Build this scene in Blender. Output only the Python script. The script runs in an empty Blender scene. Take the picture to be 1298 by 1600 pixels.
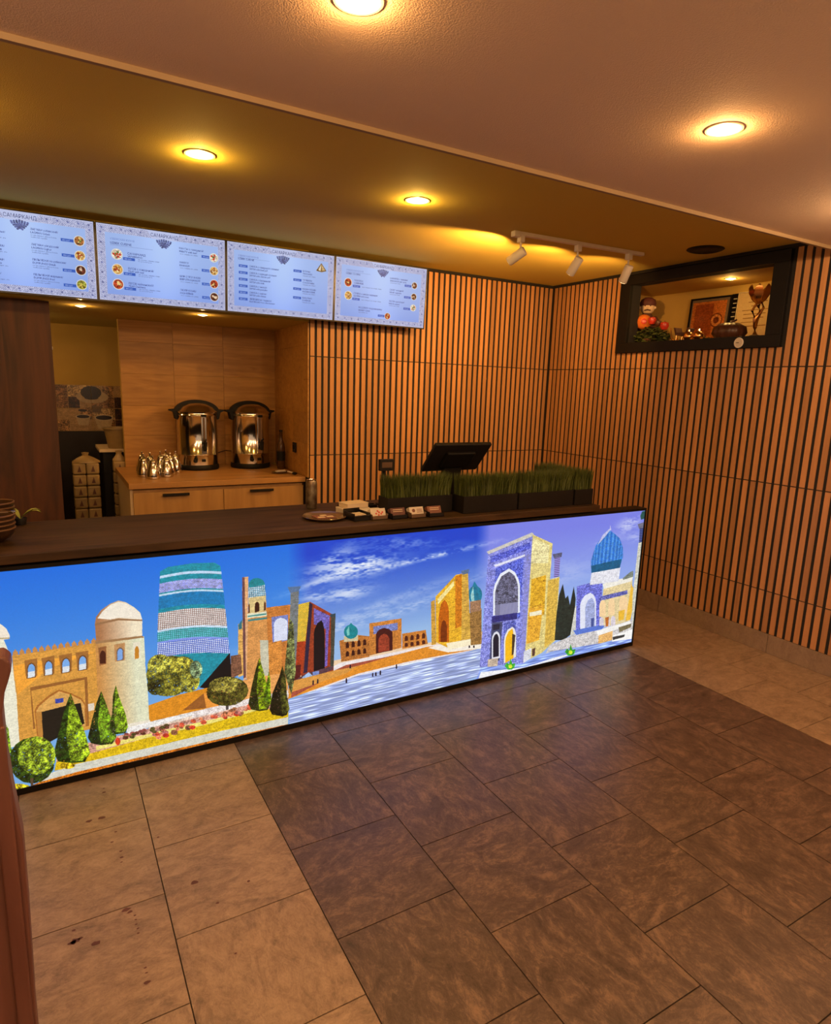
import bpy, math, random
import numpy as np
from mathutils import Matrix, Vector
random.seed(7); np.random.seed(7)
C = bpy.context.scene.collection
PI = math.pi
scene = bpy.context.scene

# ------------------------------------------------------------ camera, world, exposure
cam_data = bpy.data.cameras.new('camera'); cam = bpy.data.objects.new('camera', cam_data); C.objects.link(cam)
cam_data.sensor_fit = 'HORIZONTAL'; cam_data.sensor_width = 36.0
cam_data.lens = 993.277 * 36.0 / 1298.0
cam_data.clip_start = 0.02
rx = Vector((0.8665625, -0.4979680, 0.0331272)); ry = Vector((0.0666578, 0.1812698, 0.9811717)); rz = Vector((-0.4945971, -0.8480384, 0.1902751))
cam.matrix_world = Matrix(((rx.x, ry.x, rz.x, 0), (rx.y, ry.y, rz.y, 0), (rx.z, ry.z, rz.z, 1.744), (0, 0, 0, 1)))
scene.camera = cam
scene.view_settings.view_transform = 'Standard'; scene.view_settings.look = 'None'
scene.view_settings.gamma = 1.0; scene.view_settings.use_curve_mapping = False
scene.view_settings.exposure = 0.0
world = bpy.data.worlds.new('warm_ambient_fill'); scene.world = world; world.use_nodes = True  # added warm fill light, let in by the open side behind the camera
world.node_tree.nodes['Background'].inputs[0].default_value = (1.0, 0.68, 0.42, 1)
world.node_tree.nodes['Background'].inputs[1].default_value = 0.55
LAMP = (1.0, 0.50, 0.17)          # warm lamps
NEAR_W, FAR_W, SOFFIT_W, SPOT_W = 25.0, 16.5, 3.2, 42.0

# ------------------------------------------------------------ materials
def nodes_mat(name):
    m = bpy.data.materials.new(name); m.use_nodes = True
    nt = m.node_tree; return m, nt, nt.nodes['Principled BSDF']
def mat(name, col, rough=0.6, metal=0.0, var=0.12, scale=(8, 8, 8), bump=0.0, detail=4, spec=0.5, rand=0.0, col2=None, fine=0.0, distort=0.0, coat=0.0, lohi=(0.3, 0.7)):
    m, nt, b = nodes_mat(name); N = nt.nodes; L = nt.links
    tc = N.new('ShaderNodeTexCoord'); mp = N.new('ShaderNodeMapping'); mp.inputs['Scale'].default_value = scale
    L.new(tc.outputs['Object'], mp.inputs['Vector'])
    oi = N.new('ShaderNodeObjectInfo')
    mul = N.new('ShaderNodeMath'); mul.operation = 'MULTIPLY'; mul.inputs[1].default_value = 37.0
    L.new(oi.outputs['Random'], mul.inputs[0])
    nz = N.new('ShaderNodeTexNoise'); nz.noise_dimensions = '4D'; nz.inputs['Scale'].default_value = 1.0; nz.inputs['Detail'].default_value = detail; nz.inputs['Distortion'].default_value = distort
    L.new(mp.outputs[0], nz.inputs['Vector']); L.new(mul.outputs[0], nz.inputs['W'])
    cr = N.new('ShaderNodeValToRGB'); cr.color_ramp.elements[0].position = lohi[0]; cr.color_ramp.elements[1].position = lohi[1]
    c2 = col2 if col2 else tuple(c * (1 - 2.5 * var) if c * (1 - 2.5 * var) > 0 else 0 for c in col)
    cr.color_ramp.elements[0].color = (*c2, 1); cr.color_ramp.elements[1].color = (*col, 1)
    L.new(nz.outputs['Fac'], cr.inputs['Fac'])
    last = cr.outputs['Color']
    if rand:
        mr = N.new('ShaderNodeMapRange'); mr.inputs['To Min'].default_value = 1 - rand; mr.inputs['To Max'].default_value = 1 + rand * .4
        L.new(oi.outputs['Random'], mr.inputs['Value'])
        mx = N.new('ShaderNodeMix'); mx.data_type = 'RGBA'; mx.blend_type = 'MULTIPLY'; mx.inputs['Factor'].default_value = 1
        L.new(last, mx.inputs['A']); L.new(mr.outputs['Result'], mx.inputs['B']); last = mx.outputs['Result']
    L.new(last, b.inputs['Base Color'])
    b.inputs['Roughness'].default_value = rough; b.inputs['Metallic'].default_value = metal
    b.inputs['Specular IOR Level'].default_value = spec
    if coat: b.inputs['Coat Weight'].default_value = coat; b.inputs['Coat Roughness'].default_value = .1
    if bump:
        bp = N.new('ShaderNodeBump'); bp.inputs['Strength'].default_value = bump; bp.inputs['Distance'].default_value = 0.01
        L.new(nz.outputs['Fac'], bp.inputs['Height']); L.new(bp.outputs['Normal'], b.inputs['Normal'])
    return m
def glow(name, col, strength):
    m, nt, b = nodes_mat(name)
    b.inputs['Base Color'].default_value = (.8, .8, .8, 1); b.inputs['Emission Color'].default_value = (*col, 1); b.inputs['Emission Strength'].default_value = strength
    return m
def stone(name, c_dark, c_mid, c_light, rough):
    m, nt, b = nodes_mat(name); N = nt.nodes; L = nt.links
    tc = N.new('ShaderNodeTexCoord'); oi = N.new('ShaderNodeObjectInfo')
    mul = N.new('ShaderNodeMath'); mul.operation = 'MULTIPLY'; mul.inputs[1].default_value = 53.0; L.new(oi.outputs['Random'], mul.inputs[0])
    mp = N.new('ShaderNodeMapping'); mp.inputs['Rotation'].default_value = (0, 0, 0.75); mp.inputs['Scale'].default_value = (5.0, 8.5, 6.0)
    L.new(tc.outputs['Object'], mp.inputs['Vector'])
    a = N.new('ShaderNodeTexNoise'); a.noise_dimensions = '4D'; a.inputs['Scale'].default_value = 1.1; a.inputs['Detail'].default_value = 9; a.inputs['Roughness'].default_value = .68; a.inputs['Distortion'].default_value = 2.0
    L.new(mp.outputs[0], a.inputs['Vector']); L.new(mul.outputs[0], a.inputs['W'])
    f = N.new('ShaderNodeTexNoise'); f.noise_dimensions = '4D'; f.inputs['Scale'].default_value = 5.5; f.inputs['Detail'].default_value = 12; f.inputs['Roughness'].default_value = .88; f.inputs['Distortion'].default_value = 1.6
    L.new(mp.outputs[0], f.inputs['Vector']); L.new(mul.outputs[0], f.inputs['W'])
    mx = N.new('ShaderNodeMix'); mx.data_type = 'FLOAT'; mx.inputs['Factor'].default_value = .55
    L.new(a.outputs['Fac'], mx.inputs['A']); L.new(f.outputs['Fac'], mx.inputs['B'])
    cr = N.new('ShaderNodeValToRGB'); e = cr.color_ramp.elements
    e[0].position = .40; e[0].color = (*c_dark, 1); e[1].position = .60; e[1].color = (*c_light, 1)
    k = e.new(.50); k.color = (*c_mid, 1)
    L.new(mx.outputs['Result'], cr.inputs['Fac']); L.new(cr.outputs['Color'], b.inputs['Base Color'])
    mr = N.new('ShaderNodeMapRange'); mr.inputs['To Min'].default_value = rough - .08; mr.inputs['To Max'].default_value = rough + .16
    L.new(mx.outputs['Result'], mr.inputs['Value']); L.new(mr.outputs['Result'], b.inputs['Roughness'])
    bp = N.new('ShaderNodeBump'); bp.inputs['Strength'].default_value = .35; bp.inputs['Distance'].default_value = .004
    L.new(mx.outputs['Result'], bp.inputs['Height']); L.new(bp.outputs['Normal'], b.inputs['Normal'])
    return m
def image_mat(name, img, strength=1.0, emit=True, rough=.35, coat=0.0):
    m, nt, b = nodes_mat(name); t = nt.nodes.new('ShaderNodeTexImage'); t.image = img
    if emit:
        b.inputs['Base Color'].default_value = (.02, .02, .02, 1)
        nt.links.new(t.outputs['Color'], b.inputs['Emission Color']); b.inputs['Emission Strength'].default_value = strength
    else: nt.links.new(t.outputs['Color'], b.inputs['Base Color'])
    b.inputs['Roughness'].default_value = rough
    if emit: b.inputs['Specular IOR Level'].default_value = .08
    return m

M = dict(
    slat=mat('oak_slat', (.56, .275, .105), .5, var=.08, scale=(60, 60, 2.2), rand=.22, detail=5, spec=.35),
    felt=mat('black_felt', (.012, .010, .009), .85, var=.1),
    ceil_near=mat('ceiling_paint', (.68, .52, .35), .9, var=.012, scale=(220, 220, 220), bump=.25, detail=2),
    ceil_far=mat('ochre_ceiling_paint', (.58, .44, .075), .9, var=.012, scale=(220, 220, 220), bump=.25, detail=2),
    bead=mat('ceiling_edge_bead', (.30, .21, .11), .8, var=.03),
    wall_paint=mat('ochre_wall_paint', (.60, .38, .09), .85, var=.05, scale=(3, 3, 3)),
    tile_light=stone('light_slate_tile', (.15, .105, .068), (.28, .20, .130), (.40, .295, .195), .34),
    tile_dark=stone('dark_slate_tile', (.042, .029, .023), (.098, .067, .052), (.225, .150, .105), .28),
    skirt=stone('skirting_tile', (.20, .14, .09), (.26, .185, .12), (.32, .23, .15), .45),
    grout=mat('grout', (.05, .035, .025), .9, var=.1),
    worktop=mat('dark_laminate', (.070, .038, .016), .5, var=.0, col2=(.016, .009, .005), scale=(1.8, 16, 16), detail=9, distort=1.2, spec=.25),
    black=mat('black_metal', (.008, .007, .006), .5, var=.05, spec=.2),
    blackm=mat('matt_black_plastic', (.012, .010, .009), .55, var=.08, spec=.25),
    planter=mat('black_planter_plastic', (.010, .008, .007), .6, var=.08, spec=.2),
    bezel=mat('screen_bezel', (.008, .008, .008), .25, var=.02),
    oakpanel=mat('oak_wall_tile', (.52, .27, .06), .5, var=0, col2=(.34, .155, .028), scale=(2.2, 14, 20), rand=.12, detail=8, distort=1.4),
    cabinet=mat('oak_cabinet', (.50, .29, .10), .5, var=0, col2=(.36, .19, .06), scale=(16, 16, 1.6), detail=7, distort=.6),
    cabtop=mat('oak_cabinet_top', (.52, .28, .09), .4, var=0, col2=(.38, .19, .06), scale=(1.6, 14, 14), detail=7, distort=.6),
    cabside=mat('pale_cabinet_side', (.66, .52, .34), .5, var=.04),
    darkwood=mat('dark_walnut', (.12, .036, .010), .6, var=0, col2=(.022, .006, .002), scale=(9, 9, .9), detail=6, distort=1.5),
    redwood=mat('red_brown_wood', (.15, .058, .040), .5, var=0, col2=(.08, .025, .018), scale=(14, 14, 1.2), detail=6, distort=.7),
    steel=mat('polished_steel', (.75, .72, .68), .13, 1.0, var=.03, scale=(2, 2, 30)),
    steel2=mat('brushed_steel', (.68, .64, .6), .22, 1.0, var=.03, scale=(2, 2, 60)),
    gold=mat('gold_trophy', (.80, .42, .16), .22, 1.0, var=.05),
    white=mat('white_plastic', (.72, .66, .58), .5, var=.03),
    card=mat('white_card', (.62, .56, .48), .7, var=.05),
    paper=mat('cream_paper', (.70, .58, .40), .7, var=.04),
    brown=mat('brown_card', (.20, .075, .045), .6, var=.12, scale=(40, 40, 40)),
    brown2=mat('dark_brown_card', (.12, .04, .03), .6, var=.12, scale=(40, 40, 40)),
    red=mat('red_glaze', (.60, .04, .02), .3, var=.12, scale=(20, 20, 20)),
    orange=mat('orange_glaze', (.80, .20, .03), .4, var=.12, scale=(20, 20, 20)),
    skin=mat('painted_skin', (.80, .58, .38), .5, var=.04),
    robe=mat('brown_robe', (.10, .035, .02), .7, var=.15, scale=(30, 30, 30)),
    cap=mat('maroon_cap', (.12, .03, .025), .7, var=.15, scale=(60, 60, 60)),
    green=mat('dark_leaf', (.10, .13, .03), .6, var=.25, scale=(30, 30, 30)),
    grass=mat('grass_blade', (.085, .115, .014), .55, var=.22, scale=(18, 18, 5)),
    soil=mat('dark_soil', (.012, .012, .008), .95, var=.2),
    glassy=mat('bottle_glass', (.07, .03, .012), .15, var=.1),
    pumpkin=mat('dark_gourd', (.10, .035, .018), .4, var=.2, scale=(20, 20, 20)),
    clear=mat('glazed_bowl', (.045, .022, .014), .3, var=.2, scale=(20, 20, 20)),
    rim=mat('bowl_rim_glaze', (.20, .11, .06), .35, var=.15, scale=(30, 30, 30)),
    film=mat('plastic_film_wrap', (.38, .26, .11), .4, var=.12, scale=(14, 14, 14), bump=.5),
    dish=mat('saucer_glass', (.16, .10, .065), .15, var=.1),
    lens_far=glow('lamp_lens_yellow', (1.0, .55, .10), 14.0),
    lens_near=glow('lamp_lens_orange', (1.0, .42, .10), 14.0),
    lens_small=glow('small_lamp_lens', (1.0, .72, .36), 7.0),
    ring=mat('lamp_ring', (.75, .58, .36), .4, 0.0, var=.02),
    tin=mat('printed_can', (.34, .30, .20), .3, .6, var=0, col2=(.10, .05, .03), scale=(40, 40, 26), detail=3),
    green_tin=mat('leaf_green', (.30, .34, .06), .5, var=.1),
    darkvoid=mat('black_splash_tile', (.014, .006, .005), .5, var=.1),
)

# ------------------------------------------------------------ mesh helpers
class MB:
    def __init__(s): s.v = []; s.f = []; s.uv = None
    def box(s, x0, x1, y0, y1, z0, z1, rot=None):
        b = len(s.v); p = [(x, y, z) for z in (z0, z1) for y in (y0, y1) for x in (x0, x1)]
        if rot: p = [tuple(rot @ Vector(q)) for q in p]
        s.v += p
        s.f += [tuple(b + i for i in q) for q in ((0, 2, 3, 1), (4, 5, 7, 6), (0, 1, 5, 4), (2, 6, 7, 3), (0, 4, 6, 2), (1, 3, 7, 5))]
        return s
    def lathe(s, prof, n=24, cx=0, cy=0, sy=1.0, caps=True, rib=None):
        b = len(s.v)
        for (r, z) in prof:
            for i in range(n):
                a = 2 * PI * i / n; rr = r * (1 + (rib[1] * math.cos(rib[0] * a) if rib else 0))
                s.v.append((cx + rr * math.cos(a), cy + rr * math.sin(a) * sy, z))
        for j in range(len(prof) - 1):
            for i in range(n):
                k = (i + 1) % n; s.f.append((b + j * n + i, b + j * n + k, b + (j + 1) * n + k, b + (j + 1) * n + i))
        if caps:
            s.f.append(tuple(b + i for i in reversed(range(n)))); s.f.append(tuple(b + (len(prof) - 1) * n + i for i in range(n)))
        return s
    def ball(s, x, y, z, r, n=14, sx=1, sy=1, sz=1):
        b = len(s.v); m = max(5, n // 2 + 1)
        for j in range(m):
            t = PI * (j + .001) / (m - 1 + .002)
            for i in range(n):
                a = 2 * PI * i / n; s.v.append((x + r * sx * math.sin(t) * math.cos(a), y + r * sy * math.sin(t) * math.sin(a), z - r * sz * math.cos(t)))
        for j in range(m - 1):
            for i in range(n):
                k = (i + 1) % n; s.f.append((b + j * n + i, b + j * n + k, b + (j + 1) * n + k, b + (j + 1) * n + i))
        return s
    def tube(s, pts, r, n=8):
        pts = [Vector(p) for p in pts]; b = len(s.v); R = r if isinstance(r, (list, tuple)) else [r] * len(pts)
        for i, p in enumerate(pts):
            d = (pts[min(i + 1, len(pts) - 1)] - pts[max(i - 1, 0)]).normalized()
            u = d.cross(Vector((0, 0, 1)));
            if u.length < .1: u = d.cross(Vector((0, 1, 0)))
            u.normalize(); w = d.cross(u)
            for k in range(n):
                a = 2 * PI * k / n; s.v.append(tuple(p + R[i] * (math.cos(a) * u + math.sin(a) * w)))
        for i in range(len(pts) - 1):
            for k in range(n):
                q = (k + 1) % n; s.f.append((b + i * n + k, b + i * n + q, b + (i + 1) * n + q, b + (i + 1) * n + k))
        s.f.append(tuple(b + k for k in reversed(range(n)))); s.f.append(tuple(b + (len(pts) - 1) * n + k for k in range(n)))
        return s
    def prism(s, pts, lo, hi, axis='y'):
        b = len(s.v); n = len(pts)
        for h in (lo, hi):
            for (p, q) in pts: s.v.append({'y': (p, h, q), 'x': (h, p, q), 'z': (p, q, h)}[axis])
        s.f.append(tuple(b + i for i in range(n))); s.f.append(tuple(b + n + i for i in reversed(range(n))))
        for i in range(n):
            k = (i + 1) % n; s.f.append((b + i, b + n + i, b + n + k, b + k))
        return s
    def mesh(s, name, m=None, smooth=False):
        me = bpy.data.meshes.new(name); me.from_pydata(s.v, [], s.f)
        if smooth: me.polygons.foreach_set('use_smooth', [True] * len(me.polygons))
        me.update()
        import bmesh
        bm = bmesh.new(); bm.from_mesh(me); bmesh.ops.recalc_face_normals(bm, faces=bm.faces); bm.to_mesh(me); bm.free()
        if m: me.materials.append(M[m] if isinstance(m, str) else m)
        return me
    def obj(s, name, m, parent=None, loc=(0, 0, 0), rot=(0, 0, 0), bevel=0, smooth=False, **kw):
        o = bpy.data.objects.new(name, s.mesh(name, m, smooth)); C.objects.link(o); o.parent = parent; o.location = loc; o.rotation_euler = rot
        if bevel:
            k = o.modifiers.new('b', 'BEVEL'); k.width = bevel; k.segments = 2; k.limit_method = 'ANGLE'
        if smooth and not kw.get('noauto'):
            k = o.modifiers.new('e', 'EDGE_SPLIT'); k.split_angle = math.radians(48)
        for a in ('label', 'category', 'group', 'kind'):
            if kw.get(a): o[a] = kw[a]
        return o
def inst(me, name, parent=None, loc=(0, 0, 0), rot=(0, 0, 0)):
    o = bpy.data.objects.new(name, me); C.objects.link(o); o.parent = parent; o.location = loc; o.rotation_euler = rot; return o
def thing(name, label, cat, loc=(0, 0, 0), rot=0, group=None):
    o = bpy.data.objects.new(name, None); C.objects.link(o); o.location = loc; o.rotation_euler = (0, 0, rot) if not isinstance(rot, tuple) else rot
    o['label'] = label; o['category'] = cat; o.empty_display_size = .05
    if group: o['group'] = group
    return o
def copy_tree(o, loc, label, rot=None):
    c = o.copy(); C.objects.link(c); c.location = loc; c['label'] = label
    if rot is not None: c.rotation_euler = (0, 0, rot)
    for ch in list(o.children):
        d = ch.copy(); C.objects.link(d); d.parent = c
        for g in list(ch.children):
            e = g.copy(); C.objects.link(e); e.parent = d
    return c
def B(x0, x1, y0, y1, z0, z1): return MB().box(x0, x1, y0, y1, z0, z1)
def struct(name, m, *a, parent=None): return B(*a).obj(name, m, parent, kind='structure')
def lamp(name, kind, loc, power, parent=None, color=LAMP, size=.03, rot=None, angle=2.0, blend=.6):
    d = bpy.data.lights.new(name, kind); d.energy = power; d.color = color; d.shadow_soft_size = size
    if kind == 'SPOT': d.spot_size = angle; d.spot_blend = blend
    o = bpy.data.objects.new(name, d); C.objects.link(o); o.location = loc; o.parent = parent
    if rot: o.rotation_euler = rot
    return o

# ------------------------------------------------------------ painting of printed pictures and screens (pixel arrays made here)
def smooth_noise(h, w, sy, sx):
    a = np.random.rand(int(h / sy) + 3, int(w / sx) + 3); y = np.arange(h) / sy; x = np.arange(w) / sx
    yi = y.astype(int); xi = x.astype(int); fy = (y - yi)[:, None]; fx = (x - xi)[None, :]
    fy = fy * fy * (3 - 2 * fy); fx = fx * fx * (3 - 2 * fx)
    return (a[yi][:, xi] * (1 - fy) * (1 - fx) + a[yi + 1][:, xi] * fy * (1 - fx) + a[yi][:, xi + 1] * (1 - fy) * fx + a[yi + 1][:, xi + 1] * fy * fx)
def inside(pts, x0, y0, x1, y1):
    X, Y = np.meshgrid(np.arange(x0, x1) + .5, np.arange(y0, y1) + .5); r = np.zeros(X.shape, bool); n = len(pts)
    for i in range(n):
        ax, ay = pts[i]; bx, by = pts[(i + 1) % n]
        if ay == by: continue
        r ^= ((ay > Y) != (by > Y)) & (X < (bx - ax) * (Y - ay) / (by - ay) + ax)
    return r, X, Y
class Canvas:
    def __init__(s, w, h, res):
        s.res = res; s.W = int(w * res); s.H = int(h * res); s.a = np.zeros((s.H, s.W, 3)); s.n1 = np.random.rand(s.H, s.W)
        s.n4 = smooth_noise(s.H, s.W, 3.2, 3.2); s.n12 = smooth_noise(s.H, s.W, 11, 11); s.st = smooth_noise(s.H, s.W, 3, 60); s.br = smooth_noise(s.H, s.W, 2, 16)
    def poly(s, col, pts, noise=0, o={}):          # pts in metres, y down from the top left corner
        p = [(x * s.res, y * s.res) for x, y in pts]
        x0 = max(0, int(min(q[0] for q in p))); x1 = min(s.W, int(max(q[0] for q in p)) + 1)
        y0 = max(0, int(min(q[1] for q in p))); y1 = min(s.H, int(max(q[1] for q in p)) + 1)
        if x1 <= x0 or y1 <= y0: return
        r, X, Y = inside(p, x0, y0, x1, y1); c = np.array(col, float) * np.ones(r.shape + (3,)); sl = (slice(y0, y1), slice(x0, x1))
        if 'grad' in o:
            t = ((X - x0) / max(1, x1 - x0))[..., None]; t = np.clip(t * 1.4 - .1, 0, 1); c = np.array(o['grad'][0]) * (1 - t) + np.array(o['grad'][1]) * t
        if 'ribs' in o:
            t = (.5 + .5 * np.cos(np.arcsin(np.clip((X - (x0 + x1) / 2) / ((x1 - x0) / 2), -1, 1)) * 26))[..., None]; c = c * (1 - .45 * t) + np.array((150, 200, 240)) * .45 * t
        if 'checker' in o:
            u = (X + Y * .1); v = Y - X * .06; t = ((np.sin((u + v) * .46) * np.sin((u - v) * .46)) > .12)[..., None]; c = np.where(t, np.array(o['checker'], float), c)
        if 'dots' in o:
            t = ((s.n4[sl] + .35 * np.sin(X * .8) * np.sin(Y * .8)) > .62)[..., None]; c = np.where(t, .6 * c + .4 * np.array(o['dots'], float), c)
        m = 1 + noise * 1.05 * ((s.n4[sl] - .5) + .6 * (s.n1[sl] - .5) + .5 * (s.n12[sl] - .5) + .6 * (s.br[sl] - .5))
        if 'leaf' in o: m = (.35 + 1.7 * np.clip(s.n4[sl] * .7 + s.n1[sl] * .3 + .6 * s.n12[sl] - .45, 0, 1.2)) * (.8 + .35 * (X - x0) / max(1, x1 - x0))
        if o.get('streak') == 1: m = 1 + .35 * (s.st[sl] - .5); c = c + (np.clip(s.st[sl] - .5, 0, 1) * 150)[..., None]
        if o.get('streak') == 2: m = 1 + .5 * np.sign(np.sin(X * .9))
        if o.get('streak') == 3: m = 1 + .4 * np.sign(np.sin(Y * .7))
        c = np.clip(c * m[..., None], 0, 255)
        if 'leaf' in o: r = r & (s.n4[sl] > .10)
        s.a[sl] = np.where(r[..., None], c, s.a[sl])
    def rect(s, col, x0, y0, x1, y1, noise=0, o={}): s.poly(col, [(x0, y0), (x1, y0), (x1, y1), (x0, y1)], noise, o)
    def disc(s, col, x, y, r, noise=0, o={}, n=20, q=1): s.poly(col, [(x + r * math.cos(2 * PI * i / n), y + q * r * math.sin(2 * PI * i / n)) for i in range(n)], noise, o)
    def text(s, string, x, y, size, col, sx=1.0):
        cu = bpy.data.curves.new('t', 'FONT'); cu.body = string; cu.size = size; cu.resolution_u = 2
        ob = bpy.data.objects.new('t', cu); me = ob.to_mesh(); co = [(v.co.x, v.co.y) for v in me.vertices]
        for f in me.polygons: s.poly(col, [(x + co[i][0] * sx, y - co[i][1]) for i in f.vertices])
        ob.to_mesh_clear(); bpy.data.objects.remove(ob); bpy.data.curves.remove(cu)
    def image(s, name):
        im = bpy.data.images.new(name, s.W, s.H, alpha=False); px = np.ones((s.H, s.W, 4), np.float32); px[..., :3] = np.clip(s.a[::-1] / 255, 0, 1)
        im.pixels.foreach_set(px.ravel()); im.update(); im.pack(); return im
def picture(name, m, w, h, parent, loc, rot=(0, 0, 0), **kw):   # flat print facing -y, lower left corner at loc
    me = bpy.data.meshes.new(name); me.from_pydata([(0, 0, 0), (w, 0, 0), (w, 0, h), (0, 0, h), (0, .002, 0), (w, .002, 0), (w, .002, h), (0, .002, h)], [], [(0, 1, 2, 3), (5, 4, 7, 6), (0, 4, 5, 1), (1, 5, 6, 2), (2, 6, 7, 3), (3, 7, 4, 0)])
    uv = me.uv_layers.new(name='u'); co = [(0, 0), (1, 0), (1, 1), (0, 1)] + [(.001, .001)] * 20
    for i in range(24): uv.data[i].uv = co[i]
    me.materials.append(m); o = inst(me, name, parent, loc, rot)
    for k in kw: o[k] = kw[k]
    return o

# ============================================================ THE SETTING
XL, XR, YB, YF = -2.4, 4.30, 4.90, -3.0
P_ = .4523
floor = struct('floor', 'grout', XL - .1, XR + .1, YF, 7.2, -.10, -.006)
gap = .004
def tile_mesh(nm, w, d, m):
    return MB().box(gap / 2, w - gap / 2, gap / 2, d - gap / 2, -.010, 0).mesh(nm, m)
full = {'L': tile_mesh('tile_light', P_, P_, 'tile_light'), 'D': tile_mesh('tile_dark', P_, P_, 'tile_dark')}
cut = tile_mesh('tile_cut', XR - 3.867, P_, 'tile_light')
rest = MB()
cols = []
for i in range(-6, 8):
    x = .701 + P_ * i
    if i <= 5: cols.append((x, P_, 'D' if 0 <= i <= 5 else 'L', 2.752 if i % 2 else 2.512))
cols.append((3.415, P_, 'L', 2.124)); cols.append((3.867, XR - 3.867, 'C', 2.385))
for x, w, k, y0 in cols:
    n = -13
    while y0 + n * P_ < 7.0:
        y = y0 + n * P_; n += 1
        right = x > 3.3
        seen = (y > (.15 if x < 1.9 else .35) and x > -.25 and (y < 2.9 or (right and y < 4.6)))
        if y < YF: continue
        if seen:
            r = 0 if k == 'C' else random.randrange(4)
            dx, dy = ((0, 0), (P_, 0), (P_, P_), (0, P_))[r]
            inst(cut if k == 'C' else full[k], 'tile', floor, (x + dx, y + dy, 0), (0, 0, r * PI / 2))
        elif y < 4.9 and x + w < XR + .01: rest.box(x + gap / 2, x + w - gap / 2, y + gap / 2, y + P_ - gap / 2, -.010, 0)
rest.obj('tiles_out_of_view', 'tile_light', floor, kind='stuff')
# ceilings
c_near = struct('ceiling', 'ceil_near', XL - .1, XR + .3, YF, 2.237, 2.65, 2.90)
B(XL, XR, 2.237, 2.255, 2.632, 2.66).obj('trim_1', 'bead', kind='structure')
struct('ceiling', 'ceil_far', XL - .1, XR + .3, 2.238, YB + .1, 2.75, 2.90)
# walls: plain shells
struct('wall_left', 'wall_paint', XL - .1, XL, YF, 7.0, 0, 2.9)
wall_r = MB()
oy0, oy1, oz0, oz1 = 2.70, 3.915, 2.178, 2.648          # opening of the display niche
wall_r.box(XR, XR + .10, YF, oy0, 0, 2.75).box(XR, XR + .10, oy1, YB + .1, 0, 2.75).box(XR, XR + .10, oy0, oy1, 0, oz0).box(XR, XR + .10, oy0, oy1, oz1, 2.75)
wall_r = wall_r.obj('wall_right', 'felt', kind='structure')
SF = XR - .022
wall_b = struct('wall_back', 'felt', 1.838, XR, YB, YB + .12, 0, 2.75)
# slats
rows = [(.138, .431), (.438, 1.181), (1.188, 1.966), (1.973, 2.726)]
SW, SP, SD = .0350, .0561, .005
back_m = [B(0, SW, -SD, 0, a, b).mesh('slat_back', 'slat') for a, b in rows]
right_m = [B(-SD, 0, 0, SW, a, b).mesh('slat_right', 'slat') for a, b in rows]
right_top_near = B(-SD, 0, 0, SW, 1.972, 2.65).mesh('slat_right_short', 'slat')
right_under = B(-SD, 0, 0, SW, 1.972, 2.098).mesh('slat_below_niche', 'slat')
n = 0
x = XR - SD - .002 - SW - 43 * SP
while x + SW < XR - SD:
    for k in range(4):
        if k == 0 and x < 3.0: continue                       # foot of the wall, hidden behind the counter
        inst(back_m[k], 'slat', wall_b, (x, YB, 0))
    x += SP
hidden = MB()
y = 2.0220 + 50 * SP
while y > -2.9:
    for k in range(4):
        a, b = rows[k]
        if y < 1.90:
            hidden.box(XR - SD, XR, y, y + SW, a, min(b, 2.648)); continue
        if k == 3 and 2.590 - SW < y < 4.02: inst(right_under, 'slat', wall_r, (XR, y, 0)); continue
        if k == 3 and y < 2.26: inst(right_top_near, 'slat', wall_r, (XR, y, 0)); continue
        inst(right_m[k], 'slat', wall_r, (XR, y, 0))
    y -= SP
hidden.obj('slats_out_of_view', 'slat', wall_r, kind='stuff')
# skirting of floor tiles along the right wall
base = struct('baseboard_right', 'grout', XR - .012, XR, YF, YB, 0, .134)
sk = MB().box(-.014, 0, .002, .924, 0.002, .136).mesh('skirting_tile', 'skirt')
y = 2.389 - .926 * 5
while y < YB:
    if y + .924 < YB: inst(sk, 'skirting_tile', base, (XR - .004, y, 0))
    else: B(-.014, 0, .002, YB - y - .003, .002, .136).obj('skirting_tile', 'skirt', base, (XR - .004, y, 0))
    y += .926
# black shadow trim along the top of the slats
B(1.838, XR - .002, YB - .014, YB, 2.728, 2.75).obj('trim_2', 'felt', kind='structure')
B(XR - .014, XR, 2.256, YB - .014, 2.728, 2.75).obj('trim_3', 'felt', kind='structure')
# beverage niche and the room behind the counter
NB = 5.97
struct('wall_above_niche', 'ceil_far', XL, 1.838, YB, YB + .10, 2.23, 2.75)
struct('ceiling_niche', 'ceil_far', XL, 1.95, YB, 7.0, 2.23, 2.33) if False else B(XL, 2.0, YB + .10, 7.0, 2.23, 2.33).obj('ceiling', 'ceil_far', kind='structure')
struct('wall_kitchen', 'wall_paint', XL, 2.2, 7.0, 7.1, 0, 2.33)
struct('wall_niche', 'wall_paint', .572, 1.95, NB, NB + .08, 0, 2.23)
wn = bpy.data.objects['wall_niche']
zs = [1.0, 1.27, 1.525, 1.79, 2.055, 2.229]; xs = [.572, .995, 1.42, 1.90]
for a in range(len(zs) - 1):
    for b_ in range(3):
        o_ = (0, 0, 0)
        B(xs[b_] + .001, xs[b_ + 1] - .001, NB - .012, NB, zs[a] + .001, zs[a + 1] - .001).obj('wall_tile', 'oakpanel', wn)
side = MB().prism([(1.838, YB + .12), (1.905, NB), (2.0, NB), (2.0, YB + .12)], 0, 2.23, 'z').obj('wall_niche_side', 'oakpanel', kind='structure')
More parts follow.
